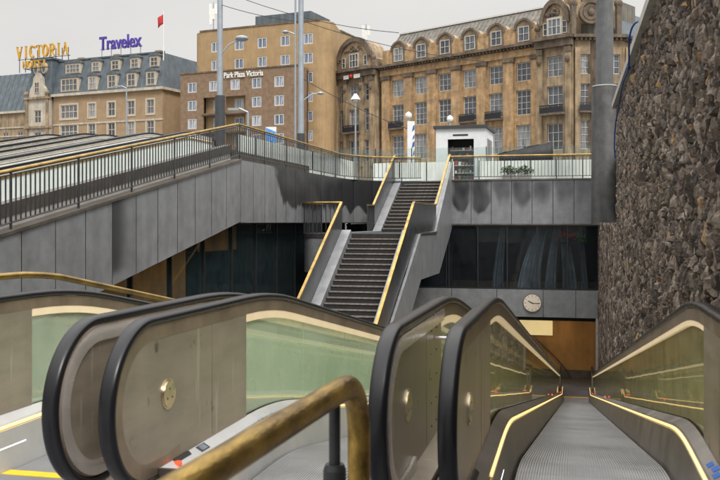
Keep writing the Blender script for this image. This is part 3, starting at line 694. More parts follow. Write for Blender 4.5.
MB().box(-.8, .8, -.1, .1, -.05, 0).build('housing', 'steel_dark', lp)
tag(MB().box(-2.5, -.95, 43.9, 43.97, -5.42, -4.72).build('light_panel', mat('lit_panel', (.8,.7,.45), .6, 0, .1, 2, emis=(1,.80,.38), estr=.38)), 'pale yellow lit panel hanging in the tunnel entrance', 'light panel')
MB().box(-.75, .75, -.08, .08, -.07, -.051).build('diffuser', mat('lit_diffuser', (1,.8,.5), .6, 0, 0, 2, emis=(1,.65,.25), estr=6), lp)
def area(loc, rot, sx, sy, e, col):
    l = bpy.data.lights.new('indoor_light', 'AREA'); l.shape = 'RECTANGLE'; l.size = sx; l.size_y = sy; l.energy = e; l.color = col
    o = bpy.data.objects.new('indoor_light', l); COL.objects.link(o); o.location = loc; o.rotation_euler = rot
area((-1.0, 42.2, PIT+3.15), (R(38),0,0), 4, .5, 240, (1,.74,.42))
area((-10.50, 24, -1.9), (0, R(95), 0), 2.2, 12, 20, (1,.68,.30))  # unseen lamp added behind the side glass to brighten the amber panels

# ------------------------------------------------------------------ stairs
SX0, SX1 = -7.72, -5.86
YT, YL1, YL0 = 41.2, 36.6, 31.35
ZL = -.42
stt = empty('staircase', ((SX0+SX1)/2, YL0, PIT), 0, 'dark stone staircase in two flights with brass rails, up to the square', 'stairs')
cxs = (SX0+SX1)/2
def ps(mb, name, m, parent=stt, smooth=False):
    mb.v = [(x-cxs, y-YL0, z-PIT) for x, y, z in mb.v]; return mb.build(name, m, parent, smooth)
nu_ = 15; rise = (SQ-ZL)/nu_; tr = (YT-YL1)/(nu_-1)
w2 = (SX1-SX0)/2
def step_proto(rise, tr, dz):
    return (MB().box(-w2, w2, 0, tr+.03, -rise-dz, 0), MB().box(-w2+.02, w2-.02, -.025, .035, -.035, .006))
s1, n1 = step_proto(rise, tr, .12); proto = s1.build('step', 'step_dark', stt); pn = n1.build('nosing', 'nosing', proto)
for i in range(nu_):
    loc = (0, YL1+i*tr-YL0, ZL+(i+1)*rise-PIT)
    if i == 0: proto.location = loc
    else:
        c = inst(proto, loc, stt); d = pn.copy(); COL.objects.link(d); d.parent = c
rise2, tr2 = .166, .288
s1, n1 = step_proto(rise2, tr2, .12); proto2 = s1.build('step', 'step_dark', stt); pn2 = n1.build('nosing', 'nosing', proto2)
nl = int((ZL-PIT)/rise2)
for i in range(nl):
    loc = (0, -(i+1)*tr2, ZL-(i+1)*rise2-PIT+.166)
    loc = (0, -(i+1)*tr2, ZL-(i+1)*rise2-PIT)
    if i == 0: proto2.location = loc
    else:
        c = inst(proto2, loc, stt); d = pn2.copy(); COL.objects.link(d); d.parent = c
# landing slab incl. the rounded balcony to the left
LX = -9.76
pl = [(SX1, YL0-.03), (SX1, YL1+.05), (LX, YL1+.05), (LX, YL0+.9)]
for k in range(1, 8):
    a = math.pi+math.pi/2*k/8; pl.append((LX+.9+.9*math.cos(a), YL0+.87+.9*math.sin(a)))
pl.append((SX0-.4, YL0-.03))
ps(MB().prism_z(pl, ZL-.16, ZL), 'landing_slab', 'step_dark')
pl2 = [(SX0-.34, YL0+.02), (SX0-.34, YL1), (LX+.03, YL1), (LX+.03, YL0+.9)]+[(x+(.03 if k < 4 else 0), y+.02) for k, (x, y) in enumerate(pl[4:11])]
ps(MB().prism_z(pl2, -1.84, ZL-.161), 'landing_drum', 'fascia_steel', stt, True)
# stringers beside the steps (pale) and cladding outside
slo = rise2/tr2; slu = rise/tr
yb = YL0-nl*tr2
def stair_line(off_z):       # polyline of the nosings, from bottom to top
    return [(yb, PIT+.02+off_z), (YL0-.02, ZL+off_z), (YL1-.02, ZL+off_z), (YT, SQ+off_z)]
for (xa, xb) in ((SX0-.34, SX0-.004), (SX1+.004, SX1+.30)):
    up = [(yb, PIT+.20), (YL0-.12, ZL+.14), (YL0+.0, ZL+.05), (YL1-.3, ZL+.05), (YL1-.1, ZL+.14), (YT, SQ+.12)]
    dn = [(YT, SQ-.55), (YL1+.1, ZL-.55), (YL0+.1, ZL-.55), (yb+1.0, PIT+.02)]
    ps(MB().prism_x(up+dn, xa, xb), 'stringer', 'fascia_steel')
# parapets with brass rails on both sides
for sd, (xa, xb) in ((-1, (SX0-.42, SX0-.345)), (1, (SX1+.305, SX1+.38))):
    H = 1.08
    up = [(yb, PIT+.05+H), (YL0+.25, ZL+H+.05), (YL1+.3, ZL+H+.05), (YT+.2, SQ+H)] if sd > 0 else None
    base = -.02
    if sd > 0:
        ps(MB().prism_x([(YL0+.25-6.4, ZL+H-.65-6.4*slo+base+.0), (YL0+.25, ZL-.45), (YL1+.2, ZL-.45), (YL1+.2, ZL+H+.0), (YL0+.25, ZL+H), (YL0+.25-6.4, ZL+H-6.4*slo)], xa, xb), 'parapet', 'parapet_dark')
        # outer cladding in steel: lower flight, landing and upper flight
        ps(MB().prism_x([(yb, PIT), (yb, PIT+.4), (YL0-.9, ZL-1.0), (YL0+1.0, ZL-.02), (YL1-.35, ZL+.05), (YL1+.1, ZL+.40), (YT+.2, SQ+1.0), (YT+.2, ZB-.1), (YL1+.45, -2.12), (YL0+1.1, -2.10), (YL0-1.1, -3.2), (YL0-7.5, PIT)], xb+.002, xb+.09), 'side_cladding', 'fascia_steel')
        ps(MB().box(xb+.10, xb+.14, YL0+1.0, YL1-.35, ZL-.03, ZL+.03), 'cladding_cap', 'steel_dark')
        rp = [(YL0+.25-8, ZL+H-8*slo), (YL0+.15, ZL+H-.03), (YL0+.35, ZL+H+.04), (YL1+.2, ZL+H+.04), (YL1+.45, ZL+H+.12), (YT-.1, SQ+H+.05), (YT+.15, SQ+H+.12)]
    else:
        ps(MB().prism_x([(YL0-8, ZL-8*slo+.05), (YL0-.1, ZL+.02), (YL0+.0, ZL+H), (YL0-8, ZL+H-8*slo)], xa, xb), 'parapet', 'parapet_dark')
        ps(MB().prism_x([(YL1+.1, ZL+.05), (YT, SQ+.1), (YT, SQ+H), (YL1+.1, ZL+H)], xa, xb), 'parapet', 'parapet_dark')
        rp = [(YL0-8, ZL+H-8*slo), (YL0-.0, ZL+H+.04)]
    xr = (xa+xb)/2+.0
    def bar_path(rp): 
        mb = MB(); mb.sweep_yz(rp, [(-.045,-.035),(-.045,.035),(.045,.035),(.045,-.035)], xr); return mb
    ps(bar_path(rp), 'brass_handrail', 'brass')
    if sd < 0: ps(bar_path([(YL1-1.0, ZL+H+.03), (YL1+.05, ZL+H+.04), (YT-.1, SQ+H+.05), (YT+.15, SQ+H+.12)]), 'brass_handrail', 'brass')
# balcony railing on the landing
bp = [(SX0-.38, YL0+.05)]+[(x, y+.06) for x, y in reversed(pl[4:11])]+[(LX+.05, YL0+1.2), (LX+.05, YL0+3.2)]
ps(MB().tube([(x, y, ZL+1.12) for x, y in bp], .04, 10), 'brass_handrail', 'brass', stt, True)
def walk(path, step):
    out = []; acc = 0; nxt = step/2
    for (a, b) in zip(path[:-1], path[1:]):
        a = Vector(a); b = Vector(b); L_ = (b-a).length
        while nxt <= acc+L_:
            t = (nxt-acc)/L_; out.append(a.lerp(b, t)); nxt += step
        acc += L_
    return out
for p in walk(bp, .17): ps(MB().box(p.x-.012, p.x+.012, p.y-.012, p.y+.012, ZL, ZL+1.09), 'baluster', 'parapet_dark')
# short railing by the foot of the upper flight
for y in linsp(YL1-1.0, YL1, 5): ps(MB().box(SX0-.41, SX0-.37, y-.02, y+.02, ZL, ZL+1.09), 'baluster', 'parapet_dark')

# ------------------------------------------------------------------ railings of the deck above
def railing(path, label, step=.155, post=16, grp='brass topped baluster railings along the deck edge'):
    """path of (x,y,z); brass top, dark bottom bar, balusters, posts, base kerb"""
    root = empty('railing', path[0], 0, label, 'railing', grp)
    o = Vector(path[0]); P = [Vector(p)-o for p in path]
    def off2(dz): return [(p.x, p.y, p.z+dz) for p in P]
    MB().tube(off2(1.06), .036, 10).build('top_rail', 'brass', root, True)
    MB().tube(off2(.99), .016, 6).build('upper_bar', 'parapet_dark', root)
    MB().tube(off2(.12), .018, 6).build('lower_bar', 'parapet_dark', root)
    bal = MB().box(-.011, .011, -.011, .011, .12, .985).build('baluster', 'parapet_dark', root); bal0 = bal; first = True
    pst = MB().box(-.018, .018, -.018, .018, -.10, 1.03).build('post', 'parapet_dark', root); fp = True
    for i, p in enumerate(walk([tuple(p) for p in P], step)):
        if i % post == 0:
            if fp: pst.location = p; fp = False
            else: inst(pst, p, root)
        else:
            if first: bal.location = p; first = False
            else: inst(bal, p, root)
    return root
rmp = [(FX+.0-.08, y, rampz(y)+.03) for y in (12.0, 16, 20, 25.7)]
railing(rmp, 'baluster railing with brass top rail climbing beside the ramp', .155, 15)
r2 = [(FX-.08, 25.75, SQ+.01), (FX-.08, 38.0, SQ+.01)]+[(x, y+.0, SQ+.01) for x, y in arc[1:]]+[(SX0-.38, FY+.05, SQ+.01)]
railing(r2, 'level baluster railing with brass top rail curving round to the stairs', .19, 12)
r3 = [(SX1+.36, FY+.12, SQ+.04), (XR1-1.0, FY+.12, SQ+.04)]
railing(r3, 'straight baluster railing with brass top rail between stairs and tram mast', .15, 18)
# kerb along the ramp behind the balusters
mb = MB().section([(FX-.30,.22),(FX-.30,.47),(FX-.55,.47),(FX-.55,.22)], [7, 25.7], rampz); mb.box(FX-.55, FX-.30, 25.72, 34, SQ-.02, SQ+.30)
tag(mb.build('kerb', 'steel_dark'), 'dark upstand kerb behind the climbing railing', 'kerb')
tag(MB().section([(FX-.32,-.02),(FX-.32,.215),(FX-.5,.215),(FX-.5,-.02)], [7, 25.7], rampz).build('kerb', 'concrete_pale'), 'pale base strip under the dark upstand kerb', 'kerb')
tag(MB().section([(FX-.25,-.03),(FX+.05,-.03),(FX+.05,.03),(FX-.25,.03)], [6.8, 25.7], rampz).build('edge_trim', 'steel_dark'), 'thin dark metal edge trim topping the rising steel wall', 'trim')

# frosted glass windbreak behind the railings
def windbreak(a, b, z, h, n, label, m='frost', grp='glass windbreaks on the square'):
    a = Vector(a); b = Vector(b); d = (b-a); L_ = d.length
    root = empty('glass_screen', (a.x, a.y, z), math.atan2(d.y, d.x), label, 'glass screen', grp)
    for i in range(n):
        MB().box(L_*i/n+.02, L_*(i+1)/n-.02, -.01, .01, .05, h).build('pane', m, root)
        MB().box(L_*i/n-.02, L_*i/n+.02, -.025, .025, 0, h+.03).build('post', 'frame_dark', root)
    return root
windbreak((-4.25, 42.0), (1.6, 42.0), SQ, .93, 5, 'whitish frosted screen behind the straight railing next to the kiosk')
windbreak((-9.4, 42.4), (-5.4, 42.0), SQ, .93, 3, 'whitish frosted screen at the head of the stairs')
windbreak((-10.4, 27.0), (-9.9, 40.5), SQ, .90, 9, 'whitish frosted screen behind the level railing')
windbreak((-16, 46.5), (1.5, 46.5), SQ, 1.95, 9, 'tall clear glass screen standing behind the kiosk', 'screen_glass')

# ------------------------------------------------------------------ walkways going up beside the ramp
def upwalk(x0, yt, label):
    root = empty('rising_walkway', (x0, yt, SQ), 0, label, 'moving walkway', 'moving walkways climbing to the square')
    f = lambda y: (SL*y if y < -.5 else (-SL*(.5-y)**2/2*0.5 if y < .5 else 0))
    def zf(y):
        if y < -.6: return SL*y
        if y < .6: return -SL*(y-.6)**2/2.4
        return 0
    ys = [-17, -12, -8, -4, -2, -.6, -.3, 0, .3, .6, 2.0]
    for x in (0, -1.36):
        sec = [(x-.045,1.02),(x-.045,1.07),(x+.045,1.07),(x+.045,1.02)]
        MB().section(sec, ys, zf).build('handrail', 'rubber', root)
        MB().section([(x-.035,.985),(x+.035,.985),(x+.035,1.015),(x-.035,1.015)], ys, zf).build('cap', 'steel_bright', root)
        MB().section([(x-.03,.86),(x+.03,.86),(x+.03,.98),(x-.03,.98)], ys, zf).build('guide_rail', 'cap_white', root)
        MB().section([(x-.031,.80),(x+.031,.80),(x+.031,.859),(x-.031,.859)], ys, zf).build('handrail_trim', 'brass', root)
        MB().section([(x-.033,.905),(x+.033,.905),(x+.033,.93),(x-.033,.93)], ys, zf).build('dark_seam', 'steel_dark', root)
        MB().section([(x-.033,.955),(x+.033,.955),(x+.033,.968),(x-.033,.968)], ys, zf).build('brass_seam', 'brass', root)
        MB().section([(x-.01,.22),(x+.01,.22),(x+.01,.799),(x-.01,.799)], ys, zf).build('glass_panel', 'frost', root)
        MB().section([(x-.16,-.25),(x+.16,-.25),(x+.16,.21),(x-.16,.21)], ys, zf).build('deck', 'steel_deck', root)
        pts = [(x, 2.0+.45*math.sin(a), .55+.45*math.cos(a)) for a in linsp(0, math.pi, 10)]
        MB().loft([[(x-.045, y, z), (x+.045, y, z), (x+.045, y, z+.04), (x-.045, y, z+.04)] for _, y, z in pts]).build('handrail', 'rubber', root)
    MB().section([(-1.2,-.06),(-.16,-.06),(-.16,0.01),(-1.2,.01)], ys, zf).build('belt', 'belt_metal', root)
upwalk(-12.2, 27.2, 'rising walkway nearest the climbing railing, its glass seen between the balusters')
upwalk(-13.95, 27.4, 'middle one of the three rising walkways')
upwalk(-15.7, 26.9, 'rising walkway farthest back, before the tan hotel')
# ------------------------------------------------------------------ text
def text_mesh(txt, size, depth, offset=.0, bold=False):
    cu = bpy.data.curves.new('lettering', 'FONT'); cu.body = txt; cu.size = size; cu.extrude = depth; cu.offset = offset; cu.resolution_u = 4
    ob = bpy.data.objects.new('lettering', cu); COL.objects.link(ob)
    dg = bpy.context.evaluated_depsgraph_get(); dg.update()
    me = bpy.data.meshes.new_from_object(ob.evaluated_get(dg)); bpy.data.objects.remove(ob); bpy.data.curves.remove(cu)
    return me
def text_obj(name, txt, size, depth, m, parent, loc, rz=0, offset=0, width=None):
    me = text_mesh(txt, size, depth, offset); me.materials.clear(); me.materials.append(M[m])
    xs = [v.co.x for v in me.vertices]; w = max(xs)-min(xs)
    k = (width/w) if width else 1
    for v in me.vertices: v.co = Vector((v.co.x*k, v.co.z, v.co.y))     # stand it up, facing -y
    for v in me.vertices: v.co.y = -v.co.y
    o = bpy.data.objects.new(name, me); COL.objects.link(o); o.parent = parent; o.location = loc; o.rotation_euler = (0,0,rz); return o

# ------------------------------------------------------------------ building kit (local: x along the front, y into the building, z up)
def wall_holes(mb, L_, z0, z1, holes, y=0, depth=.35, x0=0):
    us = sorted({x0, L_}|{h[0] for h in holes}|{h[1] for h in holes}); zs = sorted({z0, z1}|{h[2] for h in holes}|{h[3] for h in holes})
    for a, b in zip(us[:-1], us[1:]):
        for c, d in zip(zs[:-1], zs[1:]):
            cu, cz = (a+b)/2, (c+d)/2
            if any(h[0] < cu < h[1] and h[2] < cz < h[3] for h in holes): continue
            mb.add([(a,y,c),(b,y,c),(b,y,d),(a,y,d)], [(0,1,2,3)])
    for (a, b, c, d) in holes:
        Yd = y+depth
        mb.add([(a,y,c),(b,y,c),(b,y,d),(a,y,d),(a,Yd,c),(b,Yd,c),(b,Yd,d),(a,Yd,d)], [(0,1,5,4),(1,2,6,5),(2,3,7,6),(3,0,4,7)])
WC = {}
def window(root, u, z, w, h, fm, pm, nx=2, nz=1, y=.12, fw=.12, mw=.08, sill=None, surround=None):
    """u,z = lower centre of the opening. Copies share meshes"""
    key = (root.name.split('.')[0], round(w,3), round(h,3), fm, pm, nx, nz, fw, mw, bool(sill), surround)
    if key not in WC:
        mb = MB(); mb.box(-w/2, -w/2+fw, -.05, .05, 0, h); mb.box(w/2-fw, w/2, -.05, .05, 0, h); mb.box(-w/2+fw, w/2-fw, -.05, .05, 0, fw); mb.box(-w/2+fw, w/2-fw, -.05, .05, h-fw, h)
        for i in range(1, nx): x = -w/2+w*i/nx; mb.box(x-mw/2, x+mw/2, -.045, .045, fw, h-fw)
        for i in range(1, nz):
            zz = h*i/nz; mb.box(-w/2+fw, w/2-fw, -.04, .04, zz-mw/2, zz+mw/2)
        if surround:
            s_ = surround; mb.box(-w/2-s_, -w/2, -.18, -.02, -s_, h+s_); mb.box(w/2, w/2+s_, -.18, -.02, -s_, h+s_); mb.box(-w/2, w/2, -.18, -.02, h, h+s_); mb.box(-w/2, w/2, -.2, -.02, -s_, 0)
        if sill: mb.box(-w/2-.1, w/2+.1, -.28, .02, -.14, -.005)
        f = mb.build('window', fm, root); p = MB().box(-w/2+.02, w/2-.02, .03, .06, .02, h-.02).build('pane', pm, f)
        f.location = (u, y, z); WC[key] = (f, p); return f
    f0, p0 = WC[key]
    f = f0.copy(); COL.objects.link(f); f.parent = root; f.location = (u, y, z)
    p = p0.copy(); COL.objects.link(p); p.parent = f
    return f

# ================================================== grand ochre stone building on the right
A4 = off(5.96-1.0667*(-(-9.3))*1, 134+9.3)
A4.z = SQ
d4 = (off(1.0667, -1)); rz4 = math.atan2(d4.y, d4.x)
b4 = empty('office_building', A4, rz4, 'long ochre stone office building with arched dormers and pilasters', 'building')
def Z(z): return z-SQ
Lp = 10.0                         # left pavilion
bays = [Lp+1.0+4.38*(i+.5) for i in range(6)]        # six bays
LM = Lp+1.0+4.38*6+.2             # end of the bays
LE = 43.0
rows = [(9.2,12.9),(14.2,17.5),(18.7,21.2),(4.6,7.6)]
holes = []
for u in bays:
    for (a, b) in rows: holes.append((u-1.12, u+1.12, Z(a), Z(b)))
mb = MB(); wall_holes(mb, LM, 0, Z(23.2), holes, 0, .45, Lp); mb.build('wall', 'stone_ochre', b4)
mb = MB().box(0, LE+3, .9, 14, 0, Z(23.0)); mb.build('core', 'stone_soot', b4)
for u in bays:
    for (a, b) in rows: window(b4, u, Z(a)+.02, 2.2, b-a-.04, 'win_white', 'pane_dark', 3, 4 if b-a > 3 else 3, .28, .09, .055)
for i in range(7):
    u = Lp+1.0+4.38*i+.0
    m_ = 'stone_ochre'
    MB().box(u-.75, u+.75, -.38, .0, 0, Z(21.3)).build('pilaster', m_, b4)
    mb = MB().box(u-.9, u+.9, -.5, -.02, Z(21.31), Z(21.95)); mb.box(u-.7, u+.7, -.55, -.51, Z(21.4), Z(21.7)); mb.build('capital', 'stone_soot', b4)
for u in bays[0::3]+bays[4:5]:
    MB().box(u-1.3, u+1.3, -.8, -.01, Z(13.75), Z(13.95)).build('balcony_slab', 'stone_soot', b4)
    mb = MB()
    for k in range(14): x = u-1.28+2.56*k/13; mb.box(x-.03, x+.03, -.78, -.73, Z(13.96), Z(14.9))
    mb.box(u-1.3, u+1.3, -.79, -.72, Z(14.9), Z(15.0)); mb.box(u-1.3, u+1.3, -.76, -.74, Z(14.0), Z(14.75)); mb.build('balcony_railing', 'iron', b4)
MB().box(Lp-.2, LM+.4, -.3, 0-.002, Z(21.96), Z(22.9)).build('frieze', 'stone_ochre', b4)
mb = MB().box(Lp-.4, LM+.4, -1.1, .3, Z(23.2), Z(23.55))
u = Lp
while u < LM: mb.box(u, u+.28, -.85, -.31, Z(22.92), Z(23.19)); u += .56
mb.build('cornice', 'stone_soot', b4)
# attic with arched dormers
def arch_pts(w, z0, zs, n=10): return [(-w, z0), (w, z0), (w, zs)]+[(w*math.cos(math.pi*k/n), zs+w*math.sin(math.pi*k/n)) for k in range(1, n)]+[(-w, zs)]
for i in range(7): u = Lp+1.0+4.38*i; MB().box(u-.9, u+.9, .05, .9, Z(23.56), Z(25.9)).build('attic_pier', 'stone_ochre', b4)
for u in bays:
    mb = MB().prism_y([(x, z) for x, z in arch_pts(1.35, Z(23.56), Z(25.6))], .15, 3.2); d = mb.build('dormer', 'stone_grey', b4, True); d.location = (u, 0, 0)
    rings = []
    for y in (-.1, .7):
        rings.append([(1.5*math.cos(math.pi*k/12), y, Z(25.6)+1.45*math.sin(math.pi*k/12)) for k in range(13)]+[(1.2*math.cos(math.pi*k/12), y, Z(25.6)+1.15*math.sin(math.pi*k/12)) for k in range(12,-1,-1)])
    MB().loft(rings).build('arch_hood', 'stone_soot', d)
    window(d, 0, Z(24.0), 1.7, 1.95, 'win_white', 'pane_dark', 2, 2, .08, .09, .06)
# long roof
mb = MB(); mb.add([(Lp,.9,Z(25.2)),(LE+2,.9,Z(25.2)),(LE+2,4.2,Z(29.0)),(Lp,4.2,Z(29.0)),(Lp,12,Z(29.0)),(LE+2,12,Z(29.0)),(Lp,12,Z(23)),(LE+2,12,Z(23)),(Lp,.9,Z(23)),(LE+2,.9,Z(23))],
    [(0,1,2,3),(3,2,5,4),(4,5,7,6),(8,9,1,0),(0,3,4,6,8),(1,9,7,5,2)])
rf = mb.build('roof', 'roof_zinc', b4)
mb = MB()
u = Lp+.3
while u < LE+1.8: mb.loft([[(u-.04,.86,Z(25.2)),(u+.04,.86,Z(25.2)),(u+.04,4.16,Z(29.05)),(u-.04,4.16,Z(29.05))],[(u-.04,.95,Z(25.15)),(u+.04,.95,Z(25.15)),(u+.04,4.25,Z(29.0)),(u-.04,4.25,Z(29.0))]]); u += .75
mb.build('roof_seams', 'roof_zinc', rf)
MB().box(Lp, LE+2, 4.0, 4.5, Z(29.0), Z(29.22)).build('ridge_flashing', 'steel_bright', rf)
# pavilions (left end and right end) : arched gable
def pavilion(u0, u1, zt, nm, arched_window, wide=False):
    c = (u0+u1)/2; hw = (u1-u0)/2
    hs = []
    trip = [(c, 2.3)] if wide else [(c-hw*.56, .9), (c, 2.1), (c+hw*.56, .9)]
    for (x, w) in trip:
        for (a, b) in ((9.2,12.6),(14.0,17.4),(18.6,21.2)): hs.append((x-w/2, x+w/2, Z(a), Z(b)))
    mb = MB(); wall_holes(mb, u1-.3, 0, Z(23.2), hs, -.9, .4, u0+.3)
    mb.box(u0+.3, u1-.3, -.5, .8, 0, Z(9.0)); mb.box(u0+.3, u0+.5, -.89, .9, 0, Z(23.1)); mb.box(u1-.5, u1-.3, -.89, .9, 0, Z(23.1)); mb.build('pavilion_wall', 'stone_grey', b4)
    for (x, w) in trip:
        for (a, b) in ((9.2,12.6),(14.0,17.4),(18.6,21.2)): window(b4, x, Z(a)+.02, w-.04, b-a-.04, 'win_white', 'pane_dark', 1 if w < 1.5 else 3, 3, -.6, .08, .055)
    for x in ((c-hw+.75, c+hw-.75) if wide else (c-hw+.85, c-hw*.30-.28, c+hw*.30+.28, c+hw-.85)):
        MB().box(x-.33, x+.33, -1.3, -.91, Z(8.5), Z(21.5)).build('pilaster', 'stone_grey', b4)
        MB().box(x-.42, x+.42, -1.4, -.95, Z(21.5), Z(22.2)).build('capital', 'stone_soot', b4); MB().sphere((x, -1.35, Z(20.6)), .36, 8, 1.4).build('rosette', 'stone_soot', b4, True)
    mb = MB().box(u0-.1, u1+.1, -2.0, .2, Z(23.2), Z(23.6)); mb.box(u0+.1, u1-.1, -1.5, -.91, Z(22.3), Z(23.19)); mb.build('cornice', 'stone_soot', b4)
    # gable
    w = hw*.80
    rings = []
    prof_ = [(-w, Z(23.6))]+[(-w, Z(25.0))]+[(w*.88*math.cos(math.pi-math.pi*k/14), Z(25.3)+ (3.0)*math.sin(math.pi*k/14)) for k in range(15)]+[(w, Z(25.0)), (w, Z(23.6))]
    mb = MB().prism_y([(x+c, z) for x, z in prof_], -.8, 3); g = mb.build('gable', 'stone_grey', b4, True)
    for y in (0,):
        o_ = [(c+w*.98*math.cos(math.pi*k/14), -1.15, Z(25.3)+3.3*math.sin(math.pi*k/14)) for k in range(15)]; i_ = [(c+w*.78*math.cos(math.pi*k/14), -1.15, Z(25.3)+2.6*math.sin(math.pi*k/14)) for k in range(14,-1,-1)]
        r0 = o_+i_; r1 = [(x, -.6, z) for x, _, z in r0]; MB().loft([r0, r1]).build('arch_hood', 'stone_soot', g)
    MB().box(c-1.15, c+1.15, -.98, -.81, Z(23.65), Z(26.2)).build('window_surround', 'stone_pale' if arched_window else 'stone_grey', g)
    window(b4, c, Z(23.9), 1.9, 2.1, 'win_white', 'pane_dark', 3, 2, -1.02, .10, .08)
    for x in (c-w*.62, c+w*.62):
        window(b4, x, Z(24.0), .7, 1.6, 'win_white', 'pane_dark', 1, 2, -.86, .08, .06)
    mb = MB()
    rr = random.Random(int(u0*10))
    for k in range(24): a = rr.uniform(0, math.pi); q = rr.uniform(.1,.62); mb.sphere((c+w*q*math.cos(a), -.85, Z(26.4)+1.4*q*math.sin(a)), rr.uniform(.12,.3), 7)
    mb.build('carving', 'stone_soot', g, True)
    for x in (c-w-.3, c+w+.3):
        mb = MB().cyl(x, -.9, Z(23.6), Z(24.7), .35, .22, 8); mb.sphere((x, -.9, Z(25.0)), .42, 8); mb.cyl(x, -.9, Z(25.3), Z(25.9), .18, .04, 8); mb.build('urn', 'stone_soot', g, True)
    MB().box(c-1.7, c+1.7, -1.9, -.92, Z(13.6), Z(13.85)).build('balcony_slab', 'stone_soot', b4)
    mb = MB()
    for k in range(16): x = c-1.66+3.32*k/15; mb.box(x-.03, x+.03, -1.85, -1.79, Z(13.86), Z(14.8))
    mb.box(c-1.7, c+1.7, -1.87, -1.77, Z(14.8), Z(14.92)); mb.box(c-1.7, c+1.7, -1.84, -1.82, Z(13.9), Z(14.6)); mb.build('balcony_railing', 'iron', b4)
pavilion(0.4, Lp-.3, 28, 'left', False)
pavilion(LM+.1, LE+.2, 28.5, 'right', True, True)
# chamfered corner and side front
c4 = math.atan2(1,1)
def sub_front(org, ang, L_, cols, nm, w=2.0, gable=True):
    e = MB(); xf = Matrix.Translation(org) @ Matrix.Rotation(ang, 4, 'Z')
    hs = [(u-w/2, u+w/2, Z(a), Z(b)) for u in cols for (a, b) in rows]
    wall_holes(e, L_, 0, Z(23.2), hs, 0, .4); e.box(0, L_, .9, 6, 0, Z(28.0) if gable else Z(23.2))
    o = e.build(nm, 'stone_grey', b4); o.matrix_local = xf
    for u in cols:
        for (a, b) in rows: window(o, u, Z(a)+.02, w-.04, b-a-.04, 'win_white', 'pane_dark', 3, 4 if b-a > 3 else 3, .25, .09, .055)
    mb = MB().box(-.3, L_+.3, -.9, .3, Z(23.2), Z(23.6)); x = 0
    while x < L_: mb.box(x, x+.28, -.7, -.02, Z(22.92), Z(23.19)); x += .56
    mb.build('cornice', 'stone_soot', o)
    for u in [0.35]+[c+w*.95 for c in cols]: MB().box(u-.35, u+.35, -.35, -.002, 0, Z(22)).build('pilaster', 'stone_grey', o)
    for u in cols:
        MB().box(u-1.3, u+1.3, -.8, -.01, Z(13.75), Z(13.95)).build('balcony_slab', 'stone_soot', o)
        mb = MB(); mb.box(u-1.3, u+1.3, -.79, -.72, Z(14.9), Z(15.0)); mb.box(u-1.3, u+1.3, -.76, -.74, Z(14.0), Z(14.75)); mb.build('balcony_railing', 'iron', o)
    return o
o = sub_front((LE, -.5, 0), R(45), 6.0, [1.75, 4.7], 'corner_front', 2.2)
mb = MB(); mb.cyl_y(1.8, -.9, -.2, Z(26.3), 1.4, 28); mb.build('round_panel', 'stone_grey', o, True)
rings = [[(1.8+q*math.cos(2*math.pi*k/28), y, Z(26.3)+q*math.sin(2*math.pi*k/28)) for k in range(28)] for q, y in ((1.5,-.8),(1.5,-1.2),(1.15,-1.2),(1.15,-.92))]
MB().loft(rings, True, False).build('wreath', 'stone_soot', o, True)
mb = MB().cyl_y(1.8, -1.05, -.92, Z(26.3), 1.0, 20); mb.sphere((1.8,-1.0,Z(26.3)), .5, 8); mb.build('carving', 'stone_soot', o, True)
for x in (-.3, 5.45): mb = MB().box(x-.3, x+.3, -.8, 0, Z(23.6), Z(27.2)); mb.sphere((x,-.4,Z(27.5)), .6, 8); mb.build('finial', 'stone_soot', o, True)
mb = MB(); mb.cyl(2.5, 3.5, Z(28.0), Z(31.5), 2.4, 2.2, 12); mb.cyl(2.5, 3.5, Z(31.5), Z(31.9), 2.9, 2.8, 12); mb.build('cupola', 'stone_soot', o)
for k in range(6): MB().box(2.5+2.5*math.cos(k)-.3, 2.5+2.5*math.cos(k)+.3, 3.5+2.5*math.sin(k)-.3, 3.5+2.5*math.sin(k)+.3, Z(28), Z(31.4)).build('cupola_pier', 'stone_ochre', o)
ex = LE+6*math.cos(R(45)); ey = -.5+6*math.sin(R(45))
o = sub_front((ex, ey, 0), R(90), 34, [2.6+4.4*i for i in range(7)], 'side_front', 2.2, False)
mb = MB(); mb.add([(0,.4,Z(23.6)),(34,.4,Z(23.6)),(34,3.4,Z(28.4)),(0,3.4,Z(28.4)),(0,9,Z(28.4)),(34,9,Z(28.4)),(0,9,Z(23)),(34,9,Z(23))], [(0,1,2,3),(3,2,5,4),(0,3,4,6),(1,7,5,2)]); mb.build('roof', 'slate', o)
# small red and white emblem under the left gable
g_ = text_obj('sign_lettering', 'VEON', 1.1, .05, 'sign_white', b4, (3.4, -2.1, Z(21.9)), 0, .02, 3.6)
bpy.data.objects.remove(g_)
MB().box(3.4,4.5,-1.62,-1.52,Z(22.1),Z(22.7)).build('sign_plate', 'sign_white', b4); MB().box(5.6,6.9,-1.62,-1.52,Z(22.1),Z(22.7)).build('sign_plate', 'sign_white', b4)
mb = MB(); mb.sphere((5.05,-1.55,Z(22.5)), .32, 10); mb.build('sign_emblem', 'red', b4, True)

# ================================================== Park Plaza hotel: ochre tower block and brown low block
dirp = off(2060/900, -1).normalized(); rz3 = math.atan2(dirp.y, dirp.x)
